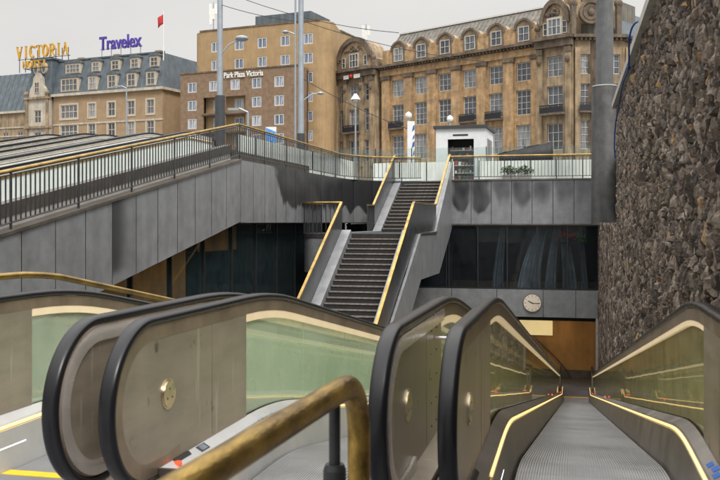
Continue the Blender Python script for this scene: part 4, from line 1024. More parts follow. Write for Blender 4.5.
# low block, front runs px 180..300 at about 140 m
def along(px, d0, px0, v):      # depth along a front that passes (px0, d0) and points to vanishing offset v
    t0 = (px0-360)/900; t = (px-360)/900; k = v
    s_ = (t-t0)*d0/(k+t); return d0-s_, s_
def front_pt(px, d0, px0, v):
    d, s_ = along(px, d0, px0, v); return off((px-360)/900*d, d), s_*math.hypot(v, 1)
v3 = 2060/900
P0, s0 = front_pt(180.5, 140, 237, v3); P1, s1_ = front_pt(300, 140, 237, v3)
LB = s1_-s0; P0.z = SQ
b3 = empty('hotel_building', P0, rz3, 'low brown brick hotel block with white windows and recessed loggias', 'building')
cols = [front_pt(p, 140, 237, v3)[1]-s0 for p in (192, 213.5, 235, 256.5, 279)]
rz_ = [20.6, 17.7, 14.8, 11.9, 9.0]; H3 = 23.6
holes = []; lug = (cols[1]-1.9, cols[2]+1.9)
for i, u in enumerate(cols):
    for j, z in enumerate(rz_):
        if i in (1, 2) and 0 < j < 4: continue
        holes.append((u-.85, u+.85, Z(z), Z(z)+1.65))
for j in (1, 2, 3): holes += [(lug[0], (cols[1]+cols[2])/2-.25, Z(rz_[j])-.55, Z(rz_[j])+1.95), ((cols[1]+cols[2])/2+.25, lug[1], Z(rz_[j])-.55, Z(rz_[j])+1.95)]
mb = MB()
def wallD(mb, L_, z0, z1, hs): 
    wall_holes(mb, L_, z0, z1, [h for h in hs if h[1]-h[0] < 1.8], 0, .25)
us = None
wall_holes(mb, LB, 0, Z(H3), holes, 0, .25)
mb.box(0, LB, 2.2, 2.75, 0, Z(H3)-.3); mb.box(0, .3, .26, 2.75, 0, Z(H3)); mb.box(LB-.3, LB, .26, 2.75, 0, Z(H3)); mb.box(.3, LB-.3, .26, 2.2, Z(H3)-.5, Z(H3)-.1)
mb.build('wall', 'brick_brown', b3)
mb = MB()
for j in (1, 2, 3):
    wall_holes(mb, lug[1]+.3, Z(rz_[j])-.9, Z(rz_[j])+2.2, [(u-.85, u+.85, Z(rz_[j]), Z(rz_[j])+1.65) for u in cols[1:3]], 1.2, .25, lug[0]-.3)
mb.build('loggia_wall', 'brick_ochre', b3)
for j in (1, 2, 3): MB().box(lug[0]-.2, lug[1]+.2, -.15, 1.19, Z(rz_[j])-.80, Z(rz_[j])-.56).build('loggia_slab', 'stone_soot', b3)
for i, u in enumerate(cols):
    for j, z in enumerate(rz_):
        lg = i in (1, 2) and 0 < j < 4
        window(b3, u, Z(z)+.01, 1.68, 1.63, 'win_white', 'pane_blue', 2, 1, 1.3 if lg else .1, .16, .16, None, None)
MB().box(-.1, LB+.1, -.12, .26, Z(H3), Z(H3)+.22).build('coping', 'stone_soot', b3)
text_obj('sign_lettering', 'Park Plaza Victoria', 1.25, .06, 'sign_white', b3, (cols[1]+2.0, -.16, Z(22.5)), 0, .02, 7.0)
# tower
T0, t0_ = front_pt(203, 141.6, 260, v3); T1, t1_ = front_pt(319.5, 141.6, 260, v3); T0.z = SQ
LT = t1_-t0_
b5 = empty('hotel_tower', T0, rz3, 'tall ochre brick hotel block with rounded end and rows of white windows', 'building')
colsT = [front_pt(p, 141.6, 260, v3)[1]-t0_ for p in (215.5, 239, 262, 285, 308)]
HT = 30.8
rt = [27.35-2.98*j for j in range(7)]
holes = [(u-.84, u+.84, Z(z), Z(z)+1.68) for u in colsT for z in rt]
mb = MB(); wall_holes(mb, LT-.8, 0, Z(HT), holes, 0, .25, .0)
# rounded corners and the sides
ring = [(0-1.5+1.5*math.cos(a), 1.5+1.5*math.sin(a)) for a in linsp(-math.pi/2, 0, 2)]
def wallstrip(mb, pts, z0, z1):
    for a, b in zip(pts[:-1], pts[1:]): mb.add([(a[0],a[1],z0),(b[0],b[1],z0),(b[0],b[1],z1),(a[0],a[1],z1)], [(0,1,2,3)])
Rr = 2.2
wallstrip(mb, [(0,0)]+[(-Rr*math.sin(a), Rr-Rr*math.cos(a)) for a in linsp(.15, math.pi/2, 8)]+[(-Rr, 20)], 0, Z(HT))
wallstrip(mb, [(LT-.8,0)]+[(LT-.8+Rr*math.sin(a), Rr-Rr*math.cos(a)) for a in linsp(.15, math.pi/2, 8)]+[(LT-.8+Rr-1.8, 8.5), (LT-.8+Rr-1.8, 27)], 0, Z(HT))
mb.box(0, LT-.8, .9, 20, 0, Z(HT)-.3); mb.build('wall', 'brick_ochre', b5, True, 20)
for u in colsT:
    for z in rt: window(b5, u, Z(z)+.01, 1.66, 1.66, 'win_white', 'pane_blue', 2, 1, .1, .16, .16)
mb = MB().box(-.6, LT, -.1, .2, Z(HT), Z(HT)+.25); mb.box(LT+Rr-2.8, LT+Rr-2.5, 8.5, 27, Z(HT), Z(HT)+.25); mb.build('coping', 'stone_soot', b5)
MB().box(LT-13, LT-3, 3, 10, Z(HT)+.0, Z(HT)+2.4).build('plant_room', 'slate', b5)
def antenna(px, d, z, label):
    p = off((px-360)/900*d, d); e = empty('rooftop_antenna', (p.x, p.y, z), TH, label, 'antenna')
    mb = MB().cyl(0, 0, 0, 5.0, .10, .07, 8); mb.build('mast', 'mast_galv', e)
    for k, (dx, zz) in enumerate(((-.45,3.0),(.45,3.0),(0,2.2),(-.4,1.3))): MB().box(dx-.22, dx+.22, -.3, -.12, zz, zz+1.7).build('panel', 'sign_white', e)
antenna(213.5, 147, HT+.1, 'cluster of phone antennas on the left end of the ochre tower roof')
antenna(366, 150, 28.0, 'pale phone antenna mast on the roof beside the arched gable')

# ================================================== tan brick hotel with slate mansard
v2 = 2060/900*.98
Q0, q0 = front_pt(53.5, 158, 108, v2); Q1, q1 = front_pt(162.5, 158, 108, v2); Q0.z = SQ
LQ = q1-q0
dq = off(v2, -1); rz2 = math.atan2(dq.y, dq.x)
b2 = empty('hotel_building', Q0, rz2, 'tan brick hotel with blue slate mansard roof and white dormers', 'building')
cq = [front_pt(p, 158, 108, v2)[1]-q0 for p in (92, 111.5, 131, 150.5)]; cl_ = front_pt(69, 158, 108, v2)[1]-q0
EV = 22.6
rows2 = [(18.6,2.4),(15.0,2.4),(11.4,2.4)]
holes = [(u-.75, u+.75, Z(z), Z(z)+h) for u in cq for z, h in rows2]+[(cl_-1.9, cl_+1.9, Z(z), Z(z)+h) for z, h in rows2]
mb = MB(); wall_holes(mb, LQ, 0, Z(EV), holes, 0, .25); mb.box(0, LQ-.02, .9, 14, 0, Z(EV)-.02); mb.add([(LQ,0,0),(LQ,14,0),(LQ,14,Z(EV)),(LQ,0,Z(EV))], [(0,1,2,3)])
mb.build('wall', 'brick_tan', b2)
for u in cq:
    for z, h in rows2: window(b2, u, Z(z), 1.5, h, 'win_cream', 'pane_dark', 2, 2, .1, .12, .1, None, .28)
for z, h in rows2: window(b2, cl_, Z(z), 3.8, h, 'win_cream', 'pane_dark', 4, 2, .1, .15, .14, None, .3)
mb = MB().box(-.2, LQ+.4, -.6, .2, Z(EV), Z(EV)+.45); mb.box(LQ+.003, LQ+.5, .2, 14, Z(EV), Z(EV)+.45); mb.box(0, LQ+.1, -.12, -.002, Z(17.4), Z(17.7)); mb.build('cornice', 'stone_pale', b2)
# mansard
ze, zt2 = Z(EV)+.45, Z(29.3)
mb = MB(); mb.add([(-.5,.1,ze),(LQ+.1,.1,ze),(LQ-1.2,1.9,zt2),(-.5,1.9,zt2),(-.5,13,zt2),(LQ-1.2,13,zt2),(LQ+.1,15,ze),(-.5,15,ze)], [(0,1,2,3),(3,2,5,4),(1,6,5,2),(0,3,4,7),(4,5,6,7)])
rf = mb.build('roof', 'slate', b2)
MB().box(-.4, LQ-1.0, 1.7, 2.1, zt2, zt2+.25).build('ridge_flashing', 'slate', rf)
def dormer(root, u, z, w, h, y, double=False, hood='stone_pale'):
    mb = MB().box(-w/2-.25, w/2+.25, 0, 2.2, -.15, h+.25); d = mb.build('dormer', 'win_cream', root); d.location = (u, y, z)
    mb = MB().prism_y([(-w/2-.5, h+.25), (w/2+.5, h+.25), (w/2+.2, h+.6), (0, h+.85), (-w/2-.2, h+.6)], -.2, 2.2); mb.build('dormer_roof', 'slate', d)
    window(d, 0, 0, w, h, 'win_cream', 'pane_dark', 4 if double else 2, 2, -.06, .1, .1)
for u in cq: dormer(b2, u, ze+.55, 1.6, 2.1, .15)
dormer(b2, cl_, ze+.55, 3.6, 2.1, .15, True)
for u in cq: dormer(b2, u, ze+3.9, 1.5, 1.5, 1.05)
dormer(b2, cl_, ze+3.9, 3.0, 1.5, 1.05, True)
# chimneys and low roof things
for u in (cl_-1, cq[0]+2, cq[2]+2.6): MB().box(u-.6, u+.6, 4, 5, zt2, zt2+1.0).build('chimney', 'brick_tan', b2)
# lettering standing on the roof
tv = empty('roof_sign', Q0+Vector((0,0,0)), rz2, 'purple roof sign reading Travelex on thin posts', 'sign')
ux = front_pt(93.5, 158, 108, v2)[1]-q0; ux2 = front_pt(136, 158, 108, v2)[1]-q0
text_obj('lettering', 'Travelex', 3.3, .12, 'sign_purple', tv, (ux, 1.6, Z(30.7)), 0, .075, ux2-ux)
mb = MB()
for k in range(5): x = ux+.4+(ux2-ux-.8)*k/4; mb.box(x-.06, x+.06, 1.7, 1.8, zt2+.2, Z(31.2))
mb.box(ux, ux2, 1.7, 1.8, Z(30.75), Z(30.85)); mb.build('posts', 'mast_galv', tv)

# ================================================== ornate stone bay and grey mansard at the far left
W0, w0 = front_pt(28.5, 158, 108, v2); W0.z = SQ
bt = empty('corner_tower', W0, rz2, 'narrow pale stone tower bay with carved gable and twin oval dormers', 'building')
LW = front_pt(53.2, 158, 108, v2)[1]-w0
c = LW/2
hs = [(c-.8, c+.8, Z(z), Z(z)+2.3) for z in (18.0, 14.0, 10.4)]
mb = MB(); wall_holes(mb, LW-.2, 0, Z(22.4), hs, -.8, .3, .2); mb.box(.2, LW-.2, -.1, 8, 0, Z(22.2)); mb.box(.2,.4,-.79,0,0,Z(22.3)); mb.box(LW-.4,LW-.2,-.79,0,0,Z(22.3)); mb.build('wall', 'stone_pale', bt)
for z in (18.0, 14.0, 10.4): window(bt, c, Z(z), 1.58, 2.28, 'win_cream', 'pane_dark', 2, 2, -.65, .12, .1)
mb = MB()
for x in (.5, LW-.5): mb.box(x-.25, x+.25, -1.1, -.81, 0, Z(22.3)); mb.sphere((x, -1, Z(23.4)), .45, 8)
for zz in (22.3, 17.0, 13.1): mb.box(0, LW, -1.25, -.4, Z(zz), Z(zz)+.4)
mb.build('mouldings', 'stone_grey', bt)
mb = MB().prism_y([(c-2.0, Z(22.7)), (c+2.0, Z(22.7)), (c+1.7, Z(24.2)), (c+1.1, Z(24.9)), (c+.9, Z(26.2)), (c, Z(27.2)), (c-.9, Z(26.2)), (c-1.1, Z(24.9)), (c-1.7, Z(24.2))], -.9, 1); g = mb.build('gable', 'stone_pale', bt)
window(bt, c, Z(23.4), 1.1, 2.0, 'win_cream', 'pane_dark', 2, 2, -.96, .1, .08)
mb = MB(); mb.loft([[(.1,-.3,Z(22.7)),(LW-.1,-.3,Z(22.7)),(LW-.1,7,Z(22.7)),(.1,7,Z(22.7))],[(.6,.4,Z(29.6)),(LW-.5,.4,Z(29.6)),(LW-.5,6,Z(29.6)),(.6,6,Z(29.6))]]); mb.box(.3, LW-.2, .1, 6.3, Z(29.6), Z(29.9)); mb.build('roof', 'slate', bt)
for x in (c-.95, c+.95):
    mb = MB(); mb.prism_y([(x+.55*math.cos(2*math.pi*k/16), Z(28.0)+1.0*math.sin(2*math.pi*k/16)) for k in range(16)], -.3, 1.0); o = mb.build('oval_dormer', 'win_cream', bt)
    MB().prism_y([(x+.36*math.cos(2*math.pi*k/16), Z(28.0)+.75*math.sin(2*math.pi*k/16)) for k in range(16)], -.33, -.305).build('pane', 'pane_dark', o)
V0, v0_ = front_pt(-22, 160, 108, v2); V0.z = SQ; LV = front_pt(28.3, 160, 108, v2)[1]-v0_
bl = empty('hotel_wing', V0, rz2, 'grey stone hotel wing with plain dark slate mansard at the photo edge', 'building')
cv = [LV-2.0-3.6*i for i in range(3)]
hs = [(u-.7, u+.7, Z(z), Z(z)+2.3) for u in cv for z in (14.6, 10.8)]
mb = MB(); wall_holes(mb, LV, 0, Z(20.4), hs, 0, .3); mb.box(0, LV, .9, 12, 0, Z(20.3)); mb.build('wall', 'stone_grey', bl)
for u in cv:
    for z in (14.6, 10.8): window(bl, u, Z(z), 1.4, 2.3, 'win_cream', 'pane_dark', 2, 2, .12, .12, .1)
mb = MB().box(-.2, LV, -.5, .2, Z(20.4), Z(20.8))
for zz in (17.6, 16.0, 13.4): mb.box(-.1, LV, -.14, -.002, Z(zz), Z(zz)+.25)
mb.build('cornice', 'stone_pale', bl)
mb = MB(); mb.add([(-.2,.0,Z(20.8)),(LV,.0,Z(20.8)),(LV-.2,2.8,Z(28.3)),(-.2,2.8,Z(28.3)),(-.2,12,Z(28.3)),(LV-.2,12,Z(28.3)),(LV,14,Z(20.8)),(-.2,14,Z(20.8))], [(0,1,2,3),(3,2,5,4),(1,6,5,2),(0,3,4,7),(4,5,6,7)]); rf = mb.build('roof', 'slate', bl)
mb = MB()
for k in range(int((LV-.6)/1.3)+1): x = LV-.6-1.3*k; mb.loft([[(x-.04,-.04,Z(20.8)),(x+.04,-.04,Z(20.8)),(x+.04,2.76,Z(28.35)),(x-.04,2.76,Z(28.35))],[(x-.04,.04,Z(20.8)),(x+.04,.04,Z(20.8)),(x+.04,2.84,Z(28.3)),(x-.04,2.84,Z(28.3))]])
mb.build('roof_seams', 'slate', rf)
mb = MB().box(LV-4.2, LV-.2, 5, 8, Z(28.3), Z(30.8)); mb.box(LV-4.5, LV-3.9, 4.8, 5.2, Z(30.8), Z(31.1)); mb.build('plant_room', mat('plant_pale', (.30,.36,.36), .7, 0, .1, 1), bl)
# gold serif lettering, drawn stroke by stroke
vs_ = empty('roof_sign', V0, rz2, 'gold serif roof sign reading VICTORIA HOTEL', 'sign')
def serif_word(word, x, z, h, w, y, parent, m):
    adv = w/len(word)
    S = {'V': [(.05,1,.45,0,.2),(.9,1,.5,0,.09),(-.02,.97,.25,.97,.06),(.72,.97,1.0,.97,.06)], 'I': [(.5,0,.5,1,.2),(.3,.03,.7,.03,.06),(.3,.97,.7,.97,.06)],
         'T': [(.5,0,.5,1,.2),(.02,.95,.98,.95,.10),(.3,.03,.7,.03,.06),(.05,.78,.05,.98,.07),(.95,.78,.95,.98,.07)], 'A': [(.1,0,.5,1,.09),(.9,0,.48,1,.2),(.25,.35,.75,.35,.08),(-.02,.03,.25,.03,.06),(.7,.03,1.02,.03,.06)],
         'R': [(.22,0,.22,1,.19),(.22,.95,.6,.95,.08),(.22,.5,.6,.5,.08),(.5,.5,.95,0,.18),(.05,.03,.4,.03,.06)], 'C': [(.95,.72,.95,.92,.07)], 'O': [],
         'H': [(.15,0,.15,1,.17),(.85,0,.85,1,.17),(.15,.5,.85,.5,.08)], 'E': [(.2,0,.2,1,.18),(.2,.95,.85,.95,.09),(.2,.05,.85,.05,.09),(.2,.5,.7,.5,.08)], 'L': [(.2,0,.2,1,.18),(.2,.05,.85,.05,.09)]}
    arcs = {'C': (.5,.5,.42,.46,R(50),R(310)), 'O': (.5,.5,.42,.46,0,2*math.pi), 'R': (.58,.725,.28,.225,-math.pi/2,math.pi/2)}
    for i, ch in enumerate(word):
        mb = MB(); cw = adv*.84; x0 = x+i*adv
        for (a, b, c_, d, t) in S[ch]:
            A = Vector((x0+a*cw, z+b*h)); B = Vector((x0+c_*cw, z+d*h)); n_ = (B-A); n_ = Vector((-n_.y, n_.x)).normalized()*t*cw/2
            mb.prism_y([tuple(A+n_), tuple(B+n_), tuple(B-n_), tuple(A-n_)], y-.15, y+.15)
        if ch in arcs:
            cx_, cz_, rx, rzz, a0, a1 = arcs[ch]; n_ = 16; P_ = []
            for k in range(n_): 
                aa = a0+(a1-a0)*k/n_; ab = a0+(a1-a0)*(k+1)/n_
                def q(a, s_): t = .10*abs(math.cos(a))+.045; return (x0+(cx_+(rx+s_*t)*math.cos(a))*cw, z+(cz_+(rzz+s_*t)*math.sin(a))*h)
                mb.prism_y([q(aa,1), q(ab,1), q(ab,-1), q(aa,-1)], y-.15, y+.15)
        mb.build('letter', m, parent)
ua = front_pt(9, 160, 108, v2)[1]-v0_; ub = front_pt(61.5, 160, 108, v2)[1]-v0_
serif_word('VICTORIA', ua, Z(31.0), 2.3, ub-ua, 2.0, vs_, 'sign_gold')
uc = front_pt(21, 160, 108, v2)[1]-v0_; ud = front_pt(46, 160, 108, v2)[1]-v0_
uc += 3.6; ud += 3.6
serif_word('HOTEL', uc, Z(27.95), 1.3, ud-uc, -3.2, vs_, 'sign_gold')
MB().box(uc, ud, -3.0, -2.9, Z(27.8), Z(27.9)).build('bracket', 'iron', vs_); MB().box(uc+.5, uc+.6, -2.9, 1.0, Z(27.8), Z(27.9)).build('bracket_arm', 'iron', vs_)
mb = MB()
for k in range(9): x = ua+.4+(ub-ua-.8)*k/8; mb.box(x-.05, x+.05, 2.2, 2.3, Z(28.4), Z(32.4))
mb.box(ua, ub, 2.2, 2.3, Z(30.8), Z(30.9)); mb.build('posts', 'iron', vs_)
# flag pole on the mansard hotel
pf_ = off((163.5-360)/900*152, 152)
fp = empty('flagpole', (pf_.x, pf_.y, 27.8), 0, 'white flagpole with a drooping red flag on the hotel roof', 'flagpole')
MB().cyl(0, 0, -.5, 7.8, .09, .05, 8).build('pole', 'sign_white', fp)
rings = [[(-.05-u*1.0, .12*math.sin(u*6+v*2), 7.4-v*1.7-u*.7) for v in (0,.33,.66,1)] for u in linsp(0, 1, 8)]
fg = MB().loft(rings, False, False).build('flag', 'flag_red', fp, True)
md = fg.modifiers.new('thick', 'SOLIDIFY'); md.thickness = .02
# low neighbouring roof between the two hotels
N0, n0_ = front_pt(176, 175, 190, v3); N0.z = SQ
bn = empty('office_block', N0, rz3, 'grey roofed block partly hidden between the two hotels', 'building')
mb = MB().box(0, 12, 0, 10, 0, Z(27.5)); mb.box(2, 10, 2, 8, Z(27.5), Z(29.0)); mb.build('wall', 'slate', bn)
for x in (2, 5, 8): window(bn, x, Z(24), 1.5, 1.8, 'win_white', 'pane_dark', 2, 1, -.06)

# ================================================== masts, lamps, wires
def mast(px, d, top, r, label, base=None, arm=None, grp='tram and lamp masts on the square'):
    p = off((px-360)/900*d, d); e = empty('tram_mast', (p.x, p.y, SQ), TH, label, 'mast', grp)
    MB().cyl(0, 0, 0, top, r, r*.75, 16).build('pole', 'mast_galv', e, True)
    if base: MB().cyl(0, 0, .01, base[0], base[1], base[1]*.95, 16).build('base_sleeve', base[2], e, True)
    return e
e = mast(220, 62, 19.0, .23, 'grey mast with dark base and one arm lamp, left of the ochre tower windows', (7.0-.2, .36, 'mast_base'))
# arm lamp head to the right
MB().tube([(.1,0,9.7),(.6,0,10.3),(1.15,0,10.6)], .05, 8).build('lamp_arm', 'mast_galv', e)
mb = MB(); mb.sphere((1.5,0,10.75), .48, 12, .42); mb.build('lamp_head', 'mast_galv', e, True)
e = mast(301, 58, 14.9, .21, 'pale mast carrying wires in front of the ochre tower corner', (3.8, .26, 'mast_base'))
MB().cyl(-.36, 0, 0, 12.6, .07, .06, 10).build('conduit', 'mast_galv', e)
MB().tube([(.1,0,5.9),(.7,0,6.35),(1.15,0,6.4)], .04, 8).build('lamp_arm', 'mast_galv', e)
MB().sphere((1.25,0,6.4), .22, 10, .5).build('lamp_head', 'mast_galv', e, True)
MB().tube([(-.36,0,10.2),(-.75,0,10.35),(-.95,0,10.35)], .04, 8).build('lamp_arm', 'mast_galv', e)
MB().sphere((-1.0,0,10.35), .22, 10, .5).build('lamp_head', 'mast_galv', e, True)
# big mast at the end of the stone wall
p = (1.30, 39.35)
e = empty('tram_mast', (p[0], p[1], 0), 0, 'thick grey mast rising from a wide concrete sleeve beside the stone wall', 'mast', 'tram and lamp masts on the square')
MB().cyl(0, 0, ZB-.10, 5.7, .56, .535, 36).build('base_sleeve', 'mast_sleeve', e, True)
mb = MB().cyl(0, 0, 5.7, 5.75, .55, .50, 36); mb.build('sleeve_cap', 'concrete', e, True)
MB().cyl(0, 0, 5.75, 16, .36, .33, 32).build('pole', 'mast_grey', e, True)
# small street lamps with globe / bell heads
def lamp(px, d, h, label, kind='globe'):
    p = off((px-360)/900*d, d); e = empty('street_lamp', (p.x, p.y, SQ), TH, label, 'street lamp', 'street lamps on the square')
    MB().cyl(0, 0, 0, h, .09, .06, 10).build('post', 'mast_galv', e, True)
    if kind == 'globe':
        MB().sphere((0,0,h+.2), .23, 12).build('globe', 'sign_white', e, True); MB().cyl(0,0,h+.3,h+.46,.22,.04,12).build('cap', 'sign_white', e, True)
    elif kind == 'bell':
        MB().cyl(0,0,h,h+.5,.42,.1,12).build('shade', 'sign_white', e, True); MB().sphere((0,0,h-.02), .2, 10).build('bulb', 'sign_white', e, True)
    else:
        MB().tube([(0,0,h),(-.45,0,h+.2),(-.8,0,h+.15)], .05, 8).build('arm', 'mast_galv', e); MB().box(-1.1,-.5,-.15,.15,h+.1,h+.22).build('lamp_head', 'mast_galv', e)
lamp(126.5, 80, 10.0, 'slim street lamp before the tan brick hotel', 'arm')
lamp(408.5, 60, 5.0, 'white globe lamp standing next to the blue and white banner')
lamp(450, 62, 5.0, 'white globe lamp just above the kiosk roof')
lamp(355.5, 75, 8.3, 'white bell shaped lamp in front of the stone pavilion', 'bell')
lamp(248, 50, 4.2, 'thin short post in front of the brown hotel block', 'arm')
# overhead wires
def wire(a, b, sag, label):
    a = Vector(a); b = Vector(b)
    tag(MB().tube([tuple(a.lerp(b, t)-Vector((0,0,4*sag*t*(1-t)))) for t in linsp(0,1,9)], .022, 5).build('overhead_wire', 'iron'), label, 'wire', 'overhead tram wires')
pa = off((220-360)/900*62, 62); pb = off((301-360)/900*58, 58)
wire((pa.x, pa.y, 15.0), (pb.x, pb.y, 12.9), .15, 'thin black wire between the two tram masts')
pc = off((228-360)/900*50, 42)
wire((pa.x, pa.y, 16.0), (off(2.5,58).x, off(2.5,58).y, 12.2), .5, 'thin black wire from the left mast towards the stone building')
wire((pb.x, pb.y, 9.3), (off(3.2,60).x, off(3.2,60).y, 6.2), .2, 'lower thin black wire right of the pale mast')
wire((pb.x, pb.y, 13.0), (off(9,64).x, off(9,64).y, 11.4), .4, 'upper thin black wire passing the arched gable')

# ================================================== kiosk, banner, tarpaulin
pk = off(9.0/100*0+ (436-360)/900*47.5, 47.5)
kk = empty('kiosk', (pk.x, pk.y, SQ), TH-.27, 'white ticket kiosk with dark flat roof and open shelves', 'kiosk')
W, Dp, Hk = 2.62, 3.2, 3.0
kz = 0
mb = MB().box(0, .62, 0, .12, kz, Hk); mb.box(2.0, W, 0, .12, kz, Hk); mb.box(.62, 2.0, 0, .12, 2.45, Hk); mb.box(0, .1, .12, Dp, kz, Hk); mb.box(W-.1, W, .12, Dp, kz, Hk); mb.box(.1, W-.1, Dp-.1, Dp, kz, Hk); mb.build('walls', 'white_paint', kk)
MB().box(-.12, W+.12, -.15, Dp+.1, Hk, Hk+.16).build('roof', 'roof_dark', kk)
MB().box(.1, W-.1, .9, .95, 0, 2.6).build('inner_wall', 'dark_room', kk)
rk = random.Random(4)
for zz in (.3, .7, 1.1, 1.5, 1.9):
    sh = MB().box(.66, 1.96, .55, .88, zz-.02, zz+.01).build('shelf', 'white_paint', kk)
    for k in range(6):
        x = .70+.2*k; w_ = rk.uniform(.08,.17); h_ = rk.uniform(.1,.28)
        MB().box(x, x+w_, .58, .72, zz+.012, zz+h_).build('goods', rk.choice(['flag_red','slate','sign_white','brick_tan','leaf_dull','stone_pale','stone_grey']), sh)
MB().box(W+.003, W+.03, .6, 2.4, .9, 2.5).build('side_window', 'pane_blue', kk)
MB().box(.9, 1.7, -.02, -.003, 2.62, 2.70).build('sign_strip', 'iron', kk)
# banner pillar with blue marks
pb_ = off((411-360)/900*50, 50)
bn_ = empty('banner_pillar', (pb_.x, pb_.y, SQ), TH, 'narrow white advertising pillar with blue diagonal marks', 'sign')
MB().box(-.20, .20, -.06, .06, 0, 3.7).build('panel', 'white_paint', bn_)
mb = MB()
for k, (w_, h_) in enumerate(((.10,.34),(.16,.40),(.12,.30),(.14,.38))): z = 1.75+.46*k; mb.prism_y([(.19-w_,z),(.19,z+.10),(.19,z+h_),(.19-w_*.6,z+h_-.1)], -.075, -.0605)
mb.build('blue_marks', 'flag_blue', bn_)
# small poster stand
pp = off((271-360)/900*44, 44)
po = empty('poster_stand', (pp.x, pp.y, SQ), TH-.1, 'small blue and white poster panel behind the curved railing', 'sign')
MB().box(-.26, .26, -.03, .03, 1.5, 2.75).build('panel', 'white_paint', po)
mb = MB().prism_y([(-.25,2.0),(.25,1.8),(.25,2.5),(-.25,2.72)], -.036, -.0305); mb.build('poster_print', mat('poster_blue', (.08,.28,.65), .5, 0, .2, 4), po)
mb = MB().prism_y([(-.25,1.6),(.25,1.55),(.25,1.79),(-.25,1.98)], -.036, -.0305); mb.build('poster_stripe', 'yellow_paint', po)
MB().box(-.03, .03, -.02, .02, 0, 1.5).build('post', 'iron', po)
# tarpaulin on frame
pt = off((500-360)/900*44.6, 44.6)
tp = empty('tarpaulin', (pt.x, pt.y, SQ), TH, 'black tarpaulin stretched over a low frame right of the kiosk', 'tarpaulin')
rings = [[(x, 0+y*1.2, 1.50+.60*t+.03*math.sin(x*5+y*3)+.02*math.sin(x*11)) for x, t in zip(linsp(0, 2.6, 12), linsp(0, 1, 12))] for y in linsp(0, 1, 4)]
o = MB().loft(rings, False, False).build('sheet', 'tarp', tp, True); md = o.modifiers.new('thick', 'SOLIDIFY'); md.thickness = .02
rings = [[(x, -.02+.03*math.sin(x*9), 1.0+(.48+.60*x/2.6)*s_) for x in linsp(0, 2.6, 12)] for s_ in (0, .5, 1)]
o = MB().loft(rings, False, False).build('side_sheet', 'tarp', tp, True); md = o.modifiers.new('thick', 'SOLIDIFY'); md.thickness = .02
for x in (0, 1.3, 2.6): MB().box(x-.03, x+.03, .0, .06, 0, 1.48+.6*x/2.6).build('leg', 'iron', tp)
# planter seen through the railing
for (px_, lab) in ((512, 'leafy shrub in a low planter behind the straight railing'), (527, 'smaller leafy shrub with pale leaves behind the straight railing')):
    q = (px_-360)/900*43.0; pq = off(q, 43.0)
    e = empty('planter', (pq.x, 41.62, SQ), 0, lab, 'planter', 'planters behind the railing')
    MB().bbox(-.30, .30, -.12, .12, 0, .28, .02).build('tub', 'concrete', e)
    mb = MB(); rr = random.Random(px_)
    for k in range(260):
        a = rr.uniform(0, 6.28); q1_ = rr.uniform(0,.42); z = .30+rr.uniform(0,.42)*(1-q1_); c_ = Vector((q1_*math.cos(a), q1_*math.sin(a)*.4, z)); n1_ = Vector((rr.uniform(-1,1), rr.uniform(-1,1), rr.uniform(-1,1))).normalized(); t_ = n1_.cross(Vector((.3,.5,.8))).normalized(); b_ = n1_.cross(t_)
        mb.add([tuple(c_-t_*.05), tuple(c_+b_*.03), tuple(c_+t_*.05), tuple(c_-b_*.03)], [(0,1,2,3)])
    mb.build('foliage', 'leaf_dull', e)
# two street bins / bags seen behind the curved railing
pz = off((345-360)/900*43.6, 43.6)
e = empty('street_bin', (pz.x+.4, 41.5, SQ), 0, 'small blue bin behind the frosted screen left of the stairs', 'bin')
MB().cyl(0,0,0,.42,.16,.19,14).build('body','flag_blue',e,True); MB().cyl(0,0,.42,.46,.2,.2,14).build('lid','iron',e,True)

# blue rope over the coping
rp = empty('blue_rope', (.95, 14.5, 2.9), 0, 'knotted blue rope hanging from the wall coping down beside the mast', 'rope')
pts = [(.30,.0,.16),(.02,.1,.21),(-.07,.5,.06),(-.02,1.6,-.25),(-.04,2.9,-.30),(-.05,4.4,-.55),(-.06,5.6,-.8),(-.07,5.9,-1.2),(-.05,6.0,-1.5)]
P_ = [Vector(p) for p in pts]; fine = []
for i in range(len(P_)-1):
    a, b, c_, d = P_[max(i-1,0)], P_[i], P_[i+1], P_[min(i+2,len(P_)-1)]
    for k in range(6):
        t = k/6; fine.append(tuple(.5*((2*b)+(c_-a)*t+(2*a-5*b+4*c_-d)*t*t+(3*b-a-3*c_+d)*t**3)))
fine.append(tuple(P_[-1]))
MB().tube(fine, .015, 8).build('cord', 'blue_rope', rp, True)
mb = MB(); mb.sphere((-.07,.5,.06), .035, 8); mb.sphere((-.02,1.6,-.25), .04, 8); mb.build('knot', 'blue_rope', rp, True)

# ================================================== sky, sun, camera
w = bpy.data.worlds.new('World'); scn.world = w; w.use_nodes = True
nt = w.node_tree; N = nt.nodes; L = nt.links; bg = N['Background']
sky = N.new('ShaderNodeTexSky'); sky.sky_type = 'NISHITA'; sky.sun_disc = False
EL, AZ = 46, 142
sky.sun_elevation = R(EL); sky.sun_rotation = R(AZ); sky.air_density = 1; sky.dust_density = 4; sky.ozone_density = 1
hs_ = N.new('ShaderNodeHueSaturation'); hs_.inputs['Saturation'].default_value = .10; L.new(sky.outputs[0], hs_.inputs['Color'])
tc = N.new('ShaderNodeTexCoord'); mp = N.new('ShaderNodeMapping'); mp.inputs['Scale'].default_value = (1,1,2.6); L.new(tc.outputs['Generated'], mp.inputs['Vector'])
no = N.new('ShaderNodeTexNoise'); no.inputs['Scale'].default_value = 2.2; no.inputs['Detail'].default_value = 5; L.new(mp.outputs[0], no.inputs['Vector'])
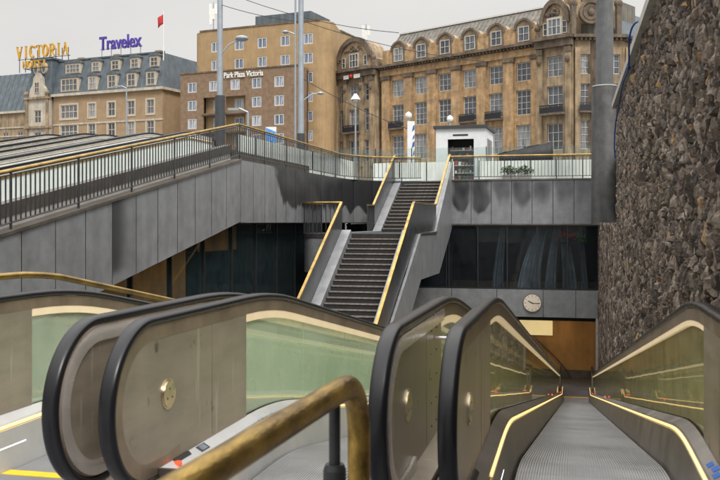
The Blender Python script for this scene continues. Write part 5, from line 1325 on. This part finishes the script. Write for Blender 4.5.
mr = N.new('ShaderNodeMapRange'); mr.inputs[1].default_value = .3; mr.inputs[2].default_value = .7; mr.inputs[3].default_value = .91; mr.inputs[4].default_value = 1.04; L.new(no.outputs['Fac'], mr.inputs[0])
# cloud layer evens the sky out: blend of the sky with its own grey
cl = N.new('ShaderNodeMix'); cl.data_type = 'RGBA'; cl.inputs[0].default_value = .85; cl.inputs[7].default_value = (7.15,7.05,6.85,1); L.new(hs_.outputs[0], cl.inputs[6])
# an overcast sky is brightest overhead
sx = N.new('ShaderNodeSeparateXYZ'); L.new(tc.outputs['Generated'], sx.inputs[0])
m3 = N.new('ShaderNodeMapRange'); m3.interpolation_type = 'SMOOTHSTEP'; m3.inputs[1].default_value = .30; m3.inputs[2].default_value = 1; m3.inputs[3].default_value = 1; m3.inputs[4].default_value = 4.0; L.new(sx.outputs[2], m3.inputs[0])
m4 = N.new('ShaderNodeMath'); m4.operation = 'MULTIPLY'; L.new(m3.outputs[0], m4.inputs[0]); L.new(mr.outputs[0], m4.inputs[1])
vm = N.new('ShaderNodeVectorMath'); vm.operation = 'SCALE'; L.new(cl.outputs[2], vm.inputs[0]); L.new(m4.outputs[0], vm.inputs['Scale'])
L.new(vm.outputs[0], bg.inputs['Color']); bg.inputs['Strength'].default_value = .10
sl = bpy.data.lights.new('sun', 'SUN'); sl.energy = 1.5; sl.angle = R(14); sl.color = (1,.95,.88)
so = bpy.data.objects.new('sun', sl); COL.objects.link(so)
sd_ = Vector((math.sin(R(AZ))*math.cos(R(EL)), math.cos(R(AZ))*math.cos(R(EL)), math.sin(R(EL))))
so.rotation_euler = sd_.to_track_quat('Z', 'Y').to_euler(); so.location = (0, 0, 60)
cd = bpy.data.cameras.new('camera'); co = bpy.data.objects.new('camera', cd); COL.objects.link(co)
cd.sensor_width = 36; cd.lens = 45; cd.shift_y = -18/720; cd.clip_end = 2000; cd.clip_start = .05
co.location = (0,0,0); co.rotation_euler = (R(90), 0, TH)
cd.dof.use_dof = True; cd.dof.focus_distance = 22; cd.dof.aperture_fstop = 5.6
scn.camera = co
scn.view_settings.view_transform = 'Standard'; scn.view_settings.look = 'None'; scn.view_settings.gamma = 1
scn.view_settings.exposure = .22
